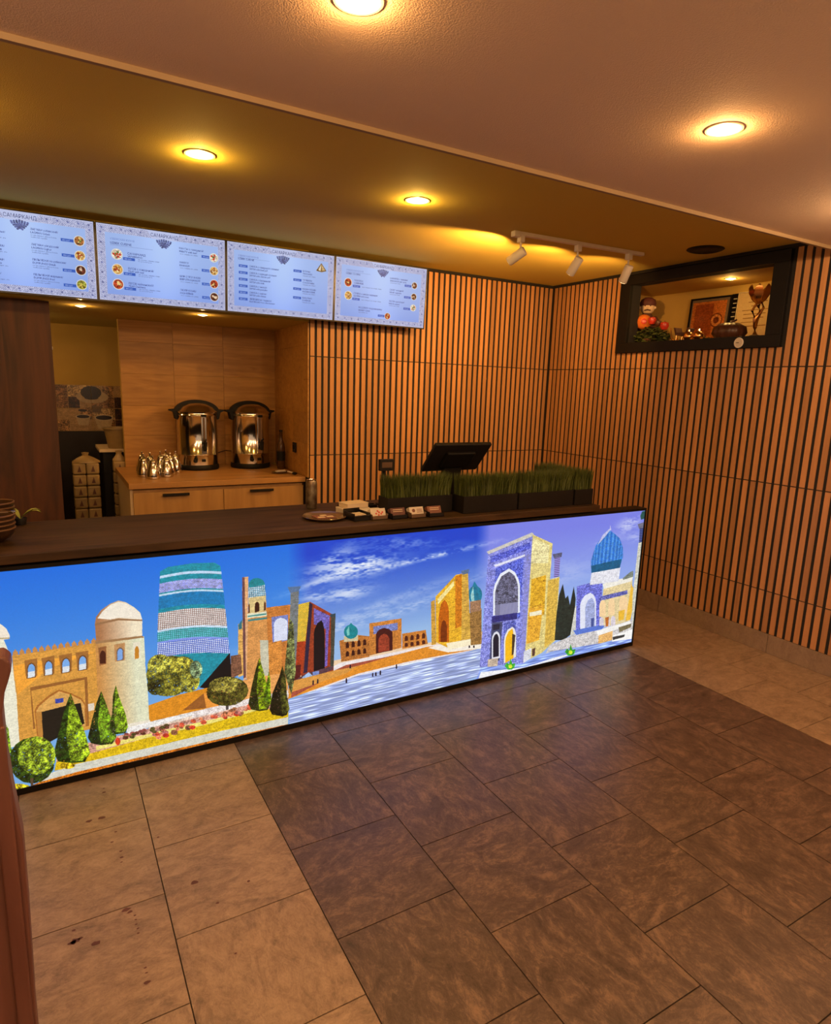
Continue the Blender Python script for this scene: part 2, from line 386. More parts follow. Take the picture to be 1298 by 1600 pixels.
for a in range(len(zs) - 1):
    for (t0, t1) in ((0, .42), (.42, 1)):
        q = lambda t: (1.838 + .067 * t, YB + .0 + (NB - YB - .012) * t)
        (xa, ya), (xb, yb) = q(t0 + .002), q(t1 - .002)
        MB().prism([(xa - .010, ya), (xb - .010, yb), (xb + .0, yb), (xa + .0, ya)], zs[a] + .001, zs[a + 1] - .001, 'z').obj('wall_tile', 'oakpanel', side)
wl = struct('wall_walnut', 'felt', -2.4, .03, 5.02, 5.06, 0, 2.23)
for i in range(9):
    B(-2.4 + i * .2745 if i else -2.4, -2.4 + (i + 1) * .2745, 5.0, 5.03, 0, 2.228).obj('panel', 'darkwood', wl) if i > 5 else None
B(-2.4, -.7535, 5.0, 5.03, 0, 2.228).obj('panel', 'darkwood', wl)

# ============================================================ COUNTER
cb = thing('counter', 'black counter body hidden behind the lit picture panel', 'counter', (1.0, 3.2, 0))
B(-2.395 + .0, 2.04, -.20, .30, 0, 1.004).obj('carcass', 'blackm', cb, (0, 0, 0))
wt = B(-2.39, 3.065, 2.893, 3.555, 1.008, 1.046).obj('countertop', 'worktop', None, bevel=.003, label='long dark brown stone-look countertop above the lit picture panel', category='countertop')
lb = thing('light_box', 'wide backlit picture panel of blue-domed monuments and brick towers on the counter front', 'light box', (0, 2.895, 0))
X0, X1 = -2.35, 3.512
fr = MB().box(X0, X1, .010, .100, 0.002, .998)                 # body behind the print
fr.obj('housing', 'black', lb)
f2 = MB().box(X0, X1, 0, .010, .002, .030).box(X0, X1, 0, .010, .982, .998).box(X1 - .012, X1, 0, .010, .030, .982).box(X0, X0 + .012, 0, .010, .030, .982)
f2.obj('frame', 'black', lb)

# the printed panorama, painted shape by shape in panel millimetres (x, z)
cv = Canvas(3.9, .952, 760); OX, OZ = -.40, .982
H_, W_ = cv.H, cv.W
xx = (np.arange(W_) / 760 + OX)[None, :, None]; zz = (OZ - np.arange(H_) / 760)[:, None, None]
t = np.clip((zz - .25) / .73, 0, 1)
skyA = np.array((118, 170, 225)) * (1 - t) + np.array((22, 108, 222)) * t
t2 = np.clip((zz - .42) / .50, 0, 1)
skyB = np.array((150, 185, 228)) * (1 - t2) + np.array((22, 66, 200)) * t2
skyC = np.array((150, 180, 235)) * (1 - t2) + np.array((120, 128, 228)) * t2
wA = np.clip((xx - .98) / .10, 0, 1); wC = np.clip((xx - 2.10) / .10, 0, 1)
cv.a[:] = (skyA * (1 - wA) + skyB * wA) * (1 - wC) + skyC * wC
# cirrus clouds
xs_, zs_ = np.broadcast_arrays(xx[..., 0], zz[..., 0])
rough = smooth_noise(H_, W_, 9, 34) * .45 + smooth_noise(H_, W_, 4, 12) * .35 + smooth_noise(H_, W_, 22, 90) * .5
for cx_, cz_, sx_, sz_, an, am in ((1.36, .83, .20, .055, .06, 1.1), (1.22, .88, .12, .04, .4, .7), (1.75, .83, .42, .014, .10, .85), (1.20, .79, .20, .016, .25, .7), (1.30, .69, .13, .035, .05, .8), (1.12, .70, .08, .03, 0, .6), (1.62, .93, .30, .03, -.1, .35),
                                   (1.5, .60, .5, .03, .2, .35), (1.9, .62, .35, .02, .25, .35), (3.36, .90, .12, .05, .3, .65), (3.16, .79, .10, .02, .1, .6), (3.42, .80, .07, .03, 0, .4), (2.75, .62, .30, .08, 0, .25), (1.3, .52, .5, .03, .1, .5)):
    u = (xs_ - cx_) * math.cos(an) + (zs_ - cz_) * math.sin(an); v = -(xs_ - cx_) * math.sin(an) + (zs_ - cz_) * math.cos(an)
    w = np.exp(-(u / sx_) ** 2 - (v / sz_) ** 2) * am * np.clip((rough - .42) * 2.6, 0, 1)
    cv.a += (np.array((235, 240, 250)) - cv.a) * np.clip(w, 0, .95)[..., None]
PIC = [
((236,205,170),[978,331,1257,332,1725,327,2213,332,2220,229,1524,281,977,248],0.05,{}),
((180,110,50),[1256,436,1366,449,1431,431,1433,313,1268,316],0.35,{}),
((60,25,20),[1293,387,1293,412,1294,415,1297,419,1302,421,1307,418,1310,412,1311,409,1312,387],0.08,{}),
((60,25,20),[1294,340,1294,361,1295,365,1298,369,1303,370,1308,367,1311,362,1312,358,1312,340],0.08,{}),
((60,25,20),[1326,386,1326,411,1327,415,1330,419,1335,420,1340,417,1343,412,1345,408,1345,386],0.08,{}),
((60,25,20),[1327,339,1327,361,1328,364,1331,368,1336,370,1341,366,1344,361,1345,357,1346,339],0.08,{}),
((60,25,20),[1360,385,1360,411,1361,414,1364,418,1369,420,1374,417,1377,411,1378,407,1379,385],0.08,{}),
((60,25,20),[1361,338,1360,360,1361,363,1364,368,1370,369,1375,366,1378,360,1379,356,1380,338],0.08,{}),
((60,25,20),[1394,385,1393,410,1394,414,1397,418,1403,419,1408,416,1411,411,1412,407,1413,385],0.08,{}),
((60,25,20),[1395,337,1394,359,1395,363,1398,367,1404,368,1409,365,1412,359,1413,355,1414,337],0.08,{}),
((205,190,150),[1281,457,1363,450,1363,417,1282,425],0.15,{}),
((20,130,140),[1362,468,1359,453,1351,442,1338,436,1322,435,1306,441,1293,452,1284,466,1281,482,1284,496,1292,507,1305,514,1321,514,1336,509,1350,498,1359,484],0.2,{}),
((20,130,140),[1303,506,1321,525,1339,504],0.1,{}),
((120,200,190),[1296,486,1310,509,1314,458,1300,457],0.1,{}),
((200,125,55),[1429,504,1625,502,1630,329,1433,320],0.3,{}),
((120,130,190),[1453,482,1601,480,1603,438,1454,438],0.4,{}),
((70,25,25),[1472,324,1469,435,1475,447,1491,460,1519,464,1547,453,1564,439,1571,429,1574,324],0.08,{}),
((150,60,40),[1487,329,1485,399,1489,412,1500,425,1520,430,1537,421,1548,406,1552,395,1554,327],0.3,{}),
((195,120,50),[1632,411,1784,408,1801,321,1635,320],0.3,{}),
((80,35,25),[1649,363,1649,386,1650,389,1653,394,1658,395,1664,392,1668,386,1669,382,1670,363],0.08,{}),
((80,35,25),[1651,329,1650,348,1651,350,1654,353,1660,353,1666,351,1669,347,1670,344,1671,329],0.08,{}),
((80,35,25),[1686,362,1685,385,1687,388,1690,393,1695,394,1701,391,1705,385,1706,381,1707,362],0.08,{}),
((80,35,25),[1688,327,1687,346,1688,349,1691,351,1697,352,1703,349,1706,346,1708,343,1708,327],0.08,{}),
((80,35,25),[1724,360,1723,383,1724,387,1727,392,1733,393,1739,390,1742,384,1744,380,1744,361],0.08,{}),
((80,35,25),[1725,326,1724,345,1725,348,1729,350,1734,351,1740,348,1744,344,1745,341,1746,326],0.08,{}),
((80,35,25),[1761,359,1760,382,1761,386,1765,391,1770,392,1776,389,1780,383,1781,379,1782,359],0.08,{}),
((80,35,25),[1763,324,1762,344,1763,346,1766,349,1772,350,1778,347,1782,343,1783,340,1784,324],0.08,{}),
((235,225,225),[977,220,1258,311,1810,311,2180,269,2182,227,977,178],0.1,{}),
((222,140,45),[977,170,984,225,1295,289,1523,288,1801,305,2172,246,2173,225,1687,238,1370,229],0.18,{}),
((165,80,60),[994,216,1294,292,1523,292,1623,296,1369,274,1150,225,994,174],0.25,{}),
((245,235,220),[1802,297,1985,299,2181,248,2183,223,1943,243],0.08,{}),
((150,165,215),[977,163,1370,218,1729,226,2197,221,2242,50,1695,14,983,19],0.2,{'streak':1}),
((120,150,175),[2089,453,2167,465,2179,277,2100,283],0.3,{}),
((150,110,60),[2080,462,2166,481,2181,252,2101,258],0.45,{}),
((30,120,150),[2165,564,2163,543,2153,527,2137,517,2118,516,2098,523,2081,537,2069,556,2064,578,2066,599,2076,615,2092,625,2111,626,2130,620,2148,605,2160,586],0.25,{}),
((30,120,150),[2088,618,2104,654,2135,612],0.2,{}),
((150,200,200),[2082,572,2097,624,2113,520,2094,523],0.2,{}),
((160,120,90),[2080,533,2158,533,2162,465,2084,465],0.3,{}),
((200,150,60),[1811,571,1836,579,1857,310,1827,308],0.3,{}),
((235,175,45),[1840,597,1972,709,2016,711,2040,277,1942,271,1856,322],0.3,{}),
((250,225,150),[1853,580,1960,676,1962,646,1859,549],0.25,{}),
((205,120,30),[1968,702,2012,708,2029,391,1985,382],0.35,{}),
((190,95,20),[1874,319,1867,468,1870,505,1880,549,1901,570,1918,552,1930,521,1935,496,1945,307],0.25,{}),
((120,50,15),[1887,317,1884,388,1885,410,1891,438,1902,450,1915,438,1923,417,1927,400,1931,309],0.2,{}),
((225,175,70),[2016,708,2056,711,2101,267,2032,263],0.45,{'dots':(110,80,60)}),
((90,110,140),[2006,728,2064,733,2056,707,2016,704],0.2,{}),
((250,235,200),[1927,302,2099,299,2101,258,1943,259],0.1,{}),
((196,120,55),[870,676,1006,673,1005,305,872,312],0.25,{}),
((120,130,190),[895,623,979,623,979,489,900,482],0.3,{}),
((215,220,240),[907,491,907,585,911,596,922,608,940,613,960,605,972,593,976,584,975,493],0.1,{}),
((170,60,30),[999,485,1080,485,1073,284,998,285],0.35,{}),
((90,30,30),[998,348,1046,345,1039,234,998,236],0.2,{}),
((235,190,60),[1023,667,1093,674,1080,467,1015,472],0.2,{'dots':(90,100,60)}),
((150,60,35),[1093,674,1230,578,1225,274,1045,247,1070,473],0.3,{}),
((110,100,180),[1114,637,1201,582,1198,503,1114,551],0.45,{}),
((110,90,170),[1180,575,1198,566,1189,310,1175,306],0.45,{}),
((45,35,60),[1090,671,1107,658,1080,296,1059,294],0.2,{}),
((18,14,22),[1115,275,1114,499,1119,524,1133,553,1156,565,1165,546,1171,511,1174,482,1175,277],0.05,{}),
((70,70,60),[1208,585,1233,584,1225,295,1207,292],0.3,{}),
((50,70,80),[1201,589,1233,591,1233,574,1205,575],0.1,{}),
((90,60,70),[1073,291,1221,303,1222,282,994,237,994,258],0.3,{}),
((160,190,230),[1052,274,1087,295,1115,264,1059,251],0.2,{}),
((120,140,200),[1108,291,1143,291,1143,266,1111,261],0.2,{}),
((120,125,120),[993,738,1036,742,1026,480,1015,310,978,296,986,555],0.3,{'dots':(90,90,130)}),
((90,115,150),[977,766,1046,761,1033,736,990,735],0.15,{}),
((215,150,70),[984,264,1222,275,1369,274,1295,245,977,202],0.15,{}),
((35,25,40),[1295,190,1295,216,1303,218,1304,188],0.05,{}),
((35,25,40),[1107,221,1108,244,1115,245,1116,219],0.05,{}),
((35,25,40),[1132,223,1133,246,1140,247,1141,221],0.05,{}),
((35,25,40),[1316,270,1317,289,1324,290,1326,268],0.05,{}),
((35,25,40),[1451,194,1451,214,1459,215,1460,192],0.05,{}),
((35,25,40),[1470,194,1470,214,1478,215,1480,192],0.05,{}),
((35,25,40),[1498,194,1498,218,1506,219,1507,192],0.05,{}),
((35,25,40),[1597,211,1597,235,1605,237,1607,209],0.05,{}),
((35,25,40),[2087,245,2087,259,2096,259,2099,243],0.05,{}),
((35,25,40),[2120,239,2120,253,2129,253,2132,237],0.05,{}),
((120,125,215),[2194,830,2521,902,2521,491,2527,61,2176,105,2185,478],0.35,{'dots':(210,215,250)}),
((205,200,190),[2180,824,2515,911,2531,897,2517,886,2195,807],0.15,{}),
((60,70,190),[2211,790,2510,851,2509,811,2213,751],0.4,{'dots':(200,210,250)}),
((225,225,240),[2238,736,2471,779,2472,766,2253,723],0.1,{}),
((70,85,205),[2253,715,2463,759,2465,374,2257,386],0.45,{'dots':(190,200,245)}),
((150,150,215),[2477,770,2516,782,2546,83,2494,80],0.35,{'dots':(70,80,170)}),
((232,236,245),[2255,419,2245,569,2255,619,2290,678,2355,703,2402,674,2434,623,2448,583,2462,408],0.06,{}),
((95,95,120),[2269,421,2260,559,2269,606,2300,660,2356,683,2396,657,2422,612,2433,577,2446,414],0.85,{}),
((120,120,150),[2265,486,2441,481,2442,407,2270,417],0.4,{'streak':2}),
((50,50,120),[2246,416,2442,411,2440,369,2249,375],0.35,{}),
((70,75,110),[2249,375,2331,370,2325,117,2247,124],0.3,{}),
((40,40,60),[2259,361,2312,361,2310,324,2262,324],0.2,{}),
((225,225,235),[2265,137,2256,272,2259,288,2271,308,2291,315,2305,304,2315,287,2319,273,2329,134],0.05,{}),
((30,30,45),[2274,148,2266,262,2268,276,2275,292,2288,299,2299,291,2306,277,2309,267,2318,148],0.1,{}),
((75,85,180),[2342,356,2436,362,2441,103,2351,104],0.45,{'dots':(220,220,245)}),
((235,230,220),[2361,93,2350,247,2355,277,2374,311,2409,324,2426,310,2438,284,2443,264,2455,118],0.05,{}),
((250,185,30),[2372,91,2361,232,2365,262,2381,297,2410,312,2416,298,2422,272,2424,251,2435,113],0.15,{}),
((70,55,40),[2412,278,2438,265,2433,139,2419,133],0.1,{}),
((225,205,130),[2521,898,2687,826,2688,594,2768,601,2778,171,2665,104,2526,70,2523,469],0.28,{}),
((220,165,45),[2536,613,2653,627,2662,364,2537,363],0.4,{}),
((235,170,55),[2532,426,2646,431,2635,197,2531,189],0.35,{}),
((240,225,165),[2523,878,2662,817,2662,701,2527,716],0.35,{}),
((215,175,75),[2673,587,2763,593,2767,173,2684,136],0.3,{}),
((240,232,200),[2539,396,2638,398,2641,368,2542,370],0.1,{}),
((215,215,225),[2515,141,2576,155,2577,86,2516,63],0.25,{}),
((90,60,50),[2582,146,2608,150,2607,97,2586,97],0.2,{}),
((200,180,160),[2236,143,2314,136,2313,86,2235,85],0.3,{}),
((90,90,120),[2694,756,2773,760,2771,731,2707,729],0.3,{}),
((120,110,170),[2712,729,2760,732,2762,606,2720,598],0.6,{'streak':3}),
((36,45,40),[2767,173,2766,348,2775,476,2800,550,2833,447,2853,466,2877,397,2897,520,2923,434,2924,324,2915,192,2846,159],0.55,{}),
((210,210,200),[2924,377,2950,400,2971,205,2901,168],0.2,{}),
((95,100,205),[2925,517,3155,532,3181,170,2951,177],0.4,{'dots':(180,185,240)}),
((225,228,245),[2989,197,2968,384,2976,412,3003,444,3052,456,3083,438,3104,408,3113,385,3136,200],0.06,{}),
((160,170,215),[3035,199,3018,354,3022,379,3038,407,3068,418,3086,405,3098,382,3104,364,3123,207],0.3,{}),
((70,85,150),[3080,273,3109,273,3111,204,3088,204],0.1,{}),
((225,205,155),[3169,467,3291,506,3445,519,3466,184,3173,190],0.2,{}),
((70,75,160),[3145,417,3407,427,3411,398,3143,385],0.4,{'dots':(215,215,235)}),
((240,236,225),[3158,504,3301,518,3451,518,3436,487,3175,466],0.1,{}),
((245,210,160),[3157,270,3147,353,3149,367,3157,384,3172,390,3190,381,3202,365,3207,354,3217,270],0.1,{}),
((245,210,160),[3242,266,3231,355,3233,369,3241,385,3257,392,3275,382,3287,367,3292,355,3304,266],0.1,{}),
((245,210,160),[3348,259,3335,353,3338,368,3348,384,3368,390,3394,380,3410,363,3417,351,3431,255],0.1,{}),
((215,205,215),[3167,191,3160,247,3161,254,3167,263,3178,267,3191,261,3199,251,3202,245,3209,188],0.15,{}),
((215,205,215),[3222,186,3215,243,3216,250,3222,259,3233,263,3246,257,3254,247,3258,240,3265,184],0.15,{}),
((215,205,215),[3277,182,3270,238,3272,246,3278,255,3289,259,3302,253,3310,243,3314,236,3321,179],0.15,{}),
((190,110,50),[3213,257,3249,260,3252,190,3227,190],0.2,{}),
((240,190,70),[3439,469,3487,402,3470,202,3419,201],0.15,{}),
((235,185,60),[3339,283,3401,288,3398,214,3348,212],0.1,{}),
((225,225,235),[3047,598,3315,602,3309,503,3040,511],0.2,{}),
((30,105,200),[3184,867,3229,841,3281,806,3321,736,3330,672,3308,603,3170,601,3042,594,3032,678,3061,774,3117,834],0.25,{'ribs':1}),
((20,90,130),[3036,642,3319,660,3309,598,3048,593],0.25,{}),
((190,195,235),[3178,867,3152,839,3078,777,3116,842,3176,881],0.15,{}),
((200,200,230),[3179,906,3192,871,3178,867],0.1,{}),
((120,130,120),[3350,521,3420,558,3445,560,3451,518,3352,507],0.4,{}),
((205,205,190),[3468,758,3518,762,3548,108,3492,94,3464,382],0.25,{}),
((60,75,130),[3466,857,3516,862,3518,762,3474,757],0.6,{'streak':3}),
((110,110,130),[3442,890,3517,902,3516,862,3460,857],0.2,{}),
((35,85,80),[3459,947,3474,977,3505,979,3507,925,3470,919],0.3,{}),
((205,200,200),[2726,145,2956,185,3144,176,3490,199,3492,94,3145,70,2690,73],0.3,{}),
((235,180,110),[3166,149,3299,155,3303,79,3169,75],0.35,{}),
((245,242,238),[3138,177,3471,192,3475,163,3161,136],0.1,{}),
((120,110,80),[3354,164,3481,172,3478,144,3366,125],0.4,{}),
((250,248,245),[3311,115,3500,126,3500,30,3147,51,3299,61],0.12,{}),
((60,60,60),[3306,102,3426,100,3422,82,3309,78],0.5,{}),
((90,120,210),[2925,213,3128,211,3220,200,3192,177,2957,176],0.15,{}),
((120,145,225),[2186,99,2527,61,2741,99,3144,79,3504,53,3516,12,2435,-7,2140,-4],0.25,{'streak':1}),
((240,240,245),[2188,69,2534,33,2801,52,2971,51,2748,26,2433,11,2163,8],0.12,{}),
((60,165,50),[2368,75,2386,93,2403,77,2410,118,2428,76,2453,75,2446,47,2426,38,2395,44],0.5,{}),
((210,230,60),[2429,59,2429,54,2426,50,2421,48,2415,49,2409,51,2404,55,2400,60,2399,65,2399,69,2402,73,2407,75,2413,75,2419,73,2424,69,2428,64],0.3,{}),
((60,165,50),[2866,75,2886,94,2905,77,2912,121,2934,76,2962,76,2954,45,2932,36,2897,42],0.5,{}),
((210,230,60),[2936,58,2935,53,2931,49,2926,47,2920,47,2913,50,2907,54,2903,59,2901,64,2901,69,2905,73,2910,75,2917,75,2923,73,2929,69,2934,63],0.3,{}),
((225,170,90),[732,613,757,619,752,347,727,342],0.3,{}),
((50,110,120),[732,607,751,633,750,588,735,584],0.2,{}),
((25,140,160),[394,913,427,930,531,936,630,928,656,910,669,734,687,475,694,369,547,331,485,386,363,412,372,626],0.22,{}),
((190,215,240),[393,893,436,897,479,900,524,900,568,897,614,890,660,882,661,869,615,878,569,884,524,888,479,888,435,885,392,881],0.1,{}),
((165,170,225),[390,858,434,862,478,864,524,864,569,860,616,853,663,844,666,797,618,807,570,814,523,818,477,819,432,817,386,814],0.4,{'dots':(90,90,190)}),
((190,215,235),[386,808,431,811,477,813,523,812,571,808,618,800,667,791,668,782,619,791,571,799,523,803,477,804,431,802,385,799],0.1,{}),
((20,120,180),[385,799,431,802,477,804,523,803,571,799,619,791,668,782,672,718,622,728,572,737,523,742,475,744,428,743,381,740],0.2,{}),
((150,120,110),[379,722,427,724,475,726,523,724,572,718,623,710,674,699,680,612,626,624,574,634,523,640,472,643,422,643,373,641],0.2,{'checker':(245,245,245)}),
((30,140,130),[373,641,422,643,472,643,523,640,574,634,626,624,680,612,684,554,629,566,576,577,523,584,471,587,421,588,370,587],0.2,{'checker':(120,190,220)}),
((60,90,190),[370,578,420,579,471,578,523,574,576,567,630,556,684,544,689,472,633,485,578,497,524,505,471,509,419,511,367,511],0.15,{'checker':(235,240,255)}),
((200,220,240),[373,641,422,643,472,643,523,640,574,634,626,624,680,612,680,602,627,614,574,624,523,631,472,634,422,634,372,632],0.1,{}),
((130,150,230),[370,587,421,588,471,587,523,584,576,577,629,566,684,554,684,544,630,556,576,567,523,574,471,578,420,579,370,578],0.1,{}),
((15,15,20),[546,328,690,475,696,348,584,313],0.1,{}),
((120,80,60),[693,458,742,458,746,358,693,342],0.5,{}),
((225,170,120),[755,843,785,842,778,590,770,326,752,323,753,594],0.2,{}),
((110,70,70),[755,843,767,841,764,334,752,330],0.2,{}),
((210,145,80),[784,750,868,751,875,507,879,297,767,300,778,590],0.22,{}),
((25,130,140),[865,791,862,777,853,767,840,761,824,761,809,765,796,775,787,787,785,801,788,814,797,824,810,830,825,831,841,826,854,817,862,804],0.2,{}),
((60,130,160),[784,788,865,791,868,738,784,737],0.3,{'checker':(235,240,240)}),
((215,190,130),[784,737,868,738,867,660,782,657],0.2,{}),
((60,30,20),[813,659,814,698,815,703,819,709,825,712,831,708,834,702,836,698,835,662],0.08,{}),
((90,50,30),[857,662,858,691,858,697,860,704,863,707,865,703,867,698,867,693,867,664],0.08,{}),
((90,50,30),[782,660,783,692,783,698,784,705,786,708,788,705,789,699,789,695,789,662],0.08,{}),
((225,225,195),[776,658,870,657,873,633,776,635],0.1,{}),
((60,140,140),[779,648,870,647,870,640,779,641],0.1,{}),
((60,130,130),[779,628,873,627,873,617,779,619],0.1,{}),
((200,195,170),[836,514,878,506,879,297,840,298],0.15,{}),
((210,135,60),[878,490,946,494,944,290,879,290],0.3,{}),
((230,160,90),[605,312,783,324,978,317,977,195,596,205],0.2,{}),
((220,140,35),[320,290,454,313,599,320,596,205,316,208],0.15,{}),
((150,90,40),[465,230,563,295,573,217],0.15,{}),
((235,150,60),[563,295,665,289,663,202,573,217],0.12,{}),
((225,200,180),[316,208,596,205,797,219,977,220,977,100,313,138],0.25,{}),
((130,125,40),[537,395,527,360,501,334,464,321,420,324,379,340,344,368,322,404,316,440,325,474,350,499,386,512,428,511,470,496,506,469,529,433],0.8,{'leaf':1}),
((160,155,60),[431,461,426,440,414,424,395,416,374,416,354,424,337,440,326,460,323,482,328,502,340,518,358,527,379,527,399,519,417,503,428,483],0.8,{'leaf':1}),
((165,155,55),[535,424,529,401,515,383,494,373,470,373,447,383,427,401,415,424,411,449,417,472,431,489,451,499,475,499,498,490,518,473,531,449],0.8,{'leaf':1}),
((110,105,35),[495,358,488,335,467,319,438,312,403,315,370,327,342,347,325,371,319,396,327,419,346,435,375,442,408,440,442,429,470,409,489,384],0.8,{'leaf':1}),
((140,135,50),[548,367,543,343,532,324,515,314,497,313,478,322,463,339,454,362,451,387,455,410,466,429,482,439,501,440,519,432,535,415,545,392],0.8,{'leaf':1}),
((70,70,25),[392,368,388,352,379,340,366,333,352,333,337,339,326,352,318,367,316,385,320,400,328,413,341,420,355,420,370,413,382,401,389,386],0.8,{'leaf':1}),
((120,140,100),[561,416,558,399,551,386,542,378,530,377,520,382,511,394,505,410,503,427,506,444,513,457,522,465,533,466,544,460,553,449,559,433],0.8,{'leaf':1}),
((212,150,65),[-181,627,125,628,128,234,-183,231],0.16,{}),
((195,135,75),[-179,627,-178,640,-173,645,-168,652,-164,643,-160,637,-161,626],0.1,{}),
((195,135,75),[-156,626,-155,640,-150,645,-145,652,-142,643,-138,637,-138,626],0.1,{}),
((195,135,75),[-133,626,-132,640,-128,645,-123,652,-119,643,-115,637,-115,626],0.1,{}),
((195,135,75),[-110,626,-109,640,-105,645,-100,652,-96,643,-92,637,-92,626],0.1,{}),
((195,135,75),[-87,626,-86,640,-81,645,-76,652,-72,643,-68,637,-69,626],0.1,{}),
((195,135,75),[-64,626,-63,640,-58,645,-53,652,-49,643,-45,637,-45,625],0.1,{}),
((195,135,75),[-40,626,-39,640,-34,645,-29,652,-25,643,-21,637,-22,625],0.1,{}),
((195,135,75),[-17,626,-16,640,-11,645,-5,652,-1,643,3,636,2,625],0.1,{}),
((195,135,75),[8,626,8,640,13,645,19,652,23,643,27,636,26,625],0.1,{}),
((195,135,75),[32,626,33,640,38,645,43,652,47,643,52,636,51,625],0.1,{}),
((195,135,75),[56,625,57,640,62,645,67,652,72,643,76,636,75,625],0.1,{}),
((195,135,75),[81,625,82,640,87,645,92,652,96,643,101,636,100,625],0.1,{}),
((195,135,75),[106,625,107,640,112,644,117,652,121,643,126,636,125,625],0.1,{}),
((245,165,60),[-182,583,122,587,-60,544,-174,454],0.12,{}),
((160,105,50),[-141,597,-95,599,-101,521,-140,518],0.12,{}),
((110,70,40),[-138,517,-134,562,-132,570,-126,580,-117,584,-109,578,-104,568,-103,561,-106,516],0.08,{}),
((120,170,230),[-134,519,-131,559,-129,566,-125,575,-117,578,-111,573,-107,565,-106,559,-109,520],0.05,{}),
((220,225,230),[-132,545,-107,545,-109,520,-134,519],0.08,{}),
((160,105,50),[-80,596,-33,599,-38,520,-78,516],0.12,{}),
((110,70,40),[-76,516,-73,561,-70,569,-64,579,-55,583,-47,577,-42,568,-40,560,-43,515],0.08,{}),
((120,170,230),[-72,518,-70,557,-68,565,-63,574,-56,578,-49,572,-45,564,-44,558,-47,518],0.05,{}),
((220,225,230),[-71,543,-45,544,-47,518,-72,518],0.08,{}),
((160,105,50),[-17,596,31,598,26,518,-15,515],0.12,{}),
((110,70,40),[-13,514,-10,560,-7,569,-1,579,8,582,17,576,22,567,23,559,20,513],0.08,{}),
((120,170,230),[-9,516,-7,556,-5,564,0,573,8,577,15,572,18,563,20,557,17,517],0.05,{}),
((220,225,230),[-7,542,19,543,17,517,-9,516],0.08,{}),
((160,105,50),[45,596,93,598,89,517,47,514],0.12,{}),
((110,70,40),[49,513,52,559,55,568,61,578,71,582,80,576,85,566,86,559,84,512],0.08,{}),
((120,170,230),[53,515,56,556,58,564,63,573,70,576,77,571,81,563,82,556,80,516],0.05,{}),
((220,225,230),[55,541,82,542,80,516,53,515],0.08,{}),
((150,95,45),[-129,476,82,480,76,250,66,252,71,468,-126,461,-124,289,-131,288],0.1,{}),
((170,105,45),[-121,370,-110,391,-68,425,-27,445,19,417,56,385,71,348,71,251,-119,252],0.15,{}),
((215,160,85),[-114,368,-103,386,-66,415,-27,436,14,412,51,380,64,353,63,253,-115,254],0.15,{}),
((60,75,170),[-44,404,-13,403,-14,383,-43,384],0.3,{}),
((225,210,190),[77,353,102,353,100,320,77,319],0.1,{}),
((28,26,22),[-96,358,7,366,50,365,59,266,-99,205],0.2,{}),
((190,130,60),[-117,360,-96,361,-99,205,-115,251],0.1,{}),
((232,228,205),[-338,761,-214,740,-187,628,-183,597,-179,441,-184,225,-382,237],0.1,{}),
((240,228,210),[-336,787,-252,800,-206,763,-192,744,-183,715,-184,699,-344,695],0.06,{}),
((190,170,130),[-341,727,-184,705,-184,699,-342,719],0.05,{}),
((215,175,120),[122,628,316,624,315,484,320,359,319,207,114,213],0.12,{'grad':((200,140,75),(222,222,190))}),
((225,205,180),[125,715,131,743,152,771,188,794,221,804,251,791,283,763,305,736,312,702,308,619,125,628],0.08,{'grad':((170,115,75),(240,225,195))}),
((150,110,75),[125,715,217,723,312,702,311,696,217,714,124,706],0.05,{}),
((160,120,80),[122,634,308,628,316,618,124,622],0.05,{}),
((242,232,215),[136,736,157,764,188,789,221,798,251,785,283,757,305,727,312,705,217,726,184,723],0.06,{}),
((150,95,55),[131,603,163,606,159,524,131,520],0.12,{}),
((70,30,20),[134,529,136,570,138,577,142,585,148,588,154,583,158,575,159,568,156,527],0.08,{}),
((190,140,90),[193,606,237,608,233,527,194,526],0.12,{}),
((110,90,80),[200,528,202,572,204,579,209,587,217,590,224,586,229,578,230,573,228,528],0.08,{}),
((125,165,225),[203,530,205,569,207,575,211,582,216,584,222,581,225,575,226,571,224,532],0.05,{}),
((235,225,200),[270,602,299,602,296,524,269,523],0.08,{}),
((200,130,40),[273,523,275,565,276,572,280,580,284,584,289,579,291,571,292,564,290,525],0.08,{}),
((235,225,205),[114,222,322,219,329,192,117,184],0.1,{}),
((205,150,130),[-54,169,315,176,595,178,781,188,977,178,977,78,-60,85],0.55,{}),
((235,230,225),[217,202,338,209,508,213,507,193,229,173],0.25,{}),
((230,215,210),[508,213,797,219,977,213,977,192,507,180],0.3,{}),
((218,180,25),[-58,115,46,117,313,132,594,138,812,146,977,128,977,57,13,73,-67,76],0.3,{}),
((238,222,120),[98,146,314,151,595,152,812,160,812,146,594,132,313,132,97,127],0.2,{}),
((212,210,195),[-80,70,14,83,311,81,593,82,977,71,976,32,592,41,222,41,-94,38,-129,39],0.12,{}),
((205,110,20),[-403,-16,-224,15,-129,39,16,45,592,41,976,32,976,-18,220,3,-225,0],0.6,{}),
((120,60,20),[-406,-44,-224,15,-35,16,591,14,976,0,976,-18,220,3,-226,-9],0.5,{}),
((215,90,60),[446,153,445,150,443,148,439,147,435,147,431,149,427,152,425,155,424,159,425,162,428,164,431,165,436,165,440,163,443,160,445,157],0.6,{}),
((140,90,60),[386,151,385,147,382,145,378,144,373,144,368,146,365,149,362,153,361,157,362,161,365,163,369,165,374,164,378,162,382,159,385,155],0.6,{}),
((230,130,90),[696,150,695,147,693,145,690,144,686,144,682,146,679,148,677,151,676,155,677,157,679,159,682,160,686,160,690,158,693,156,696,153],0.6,{}),
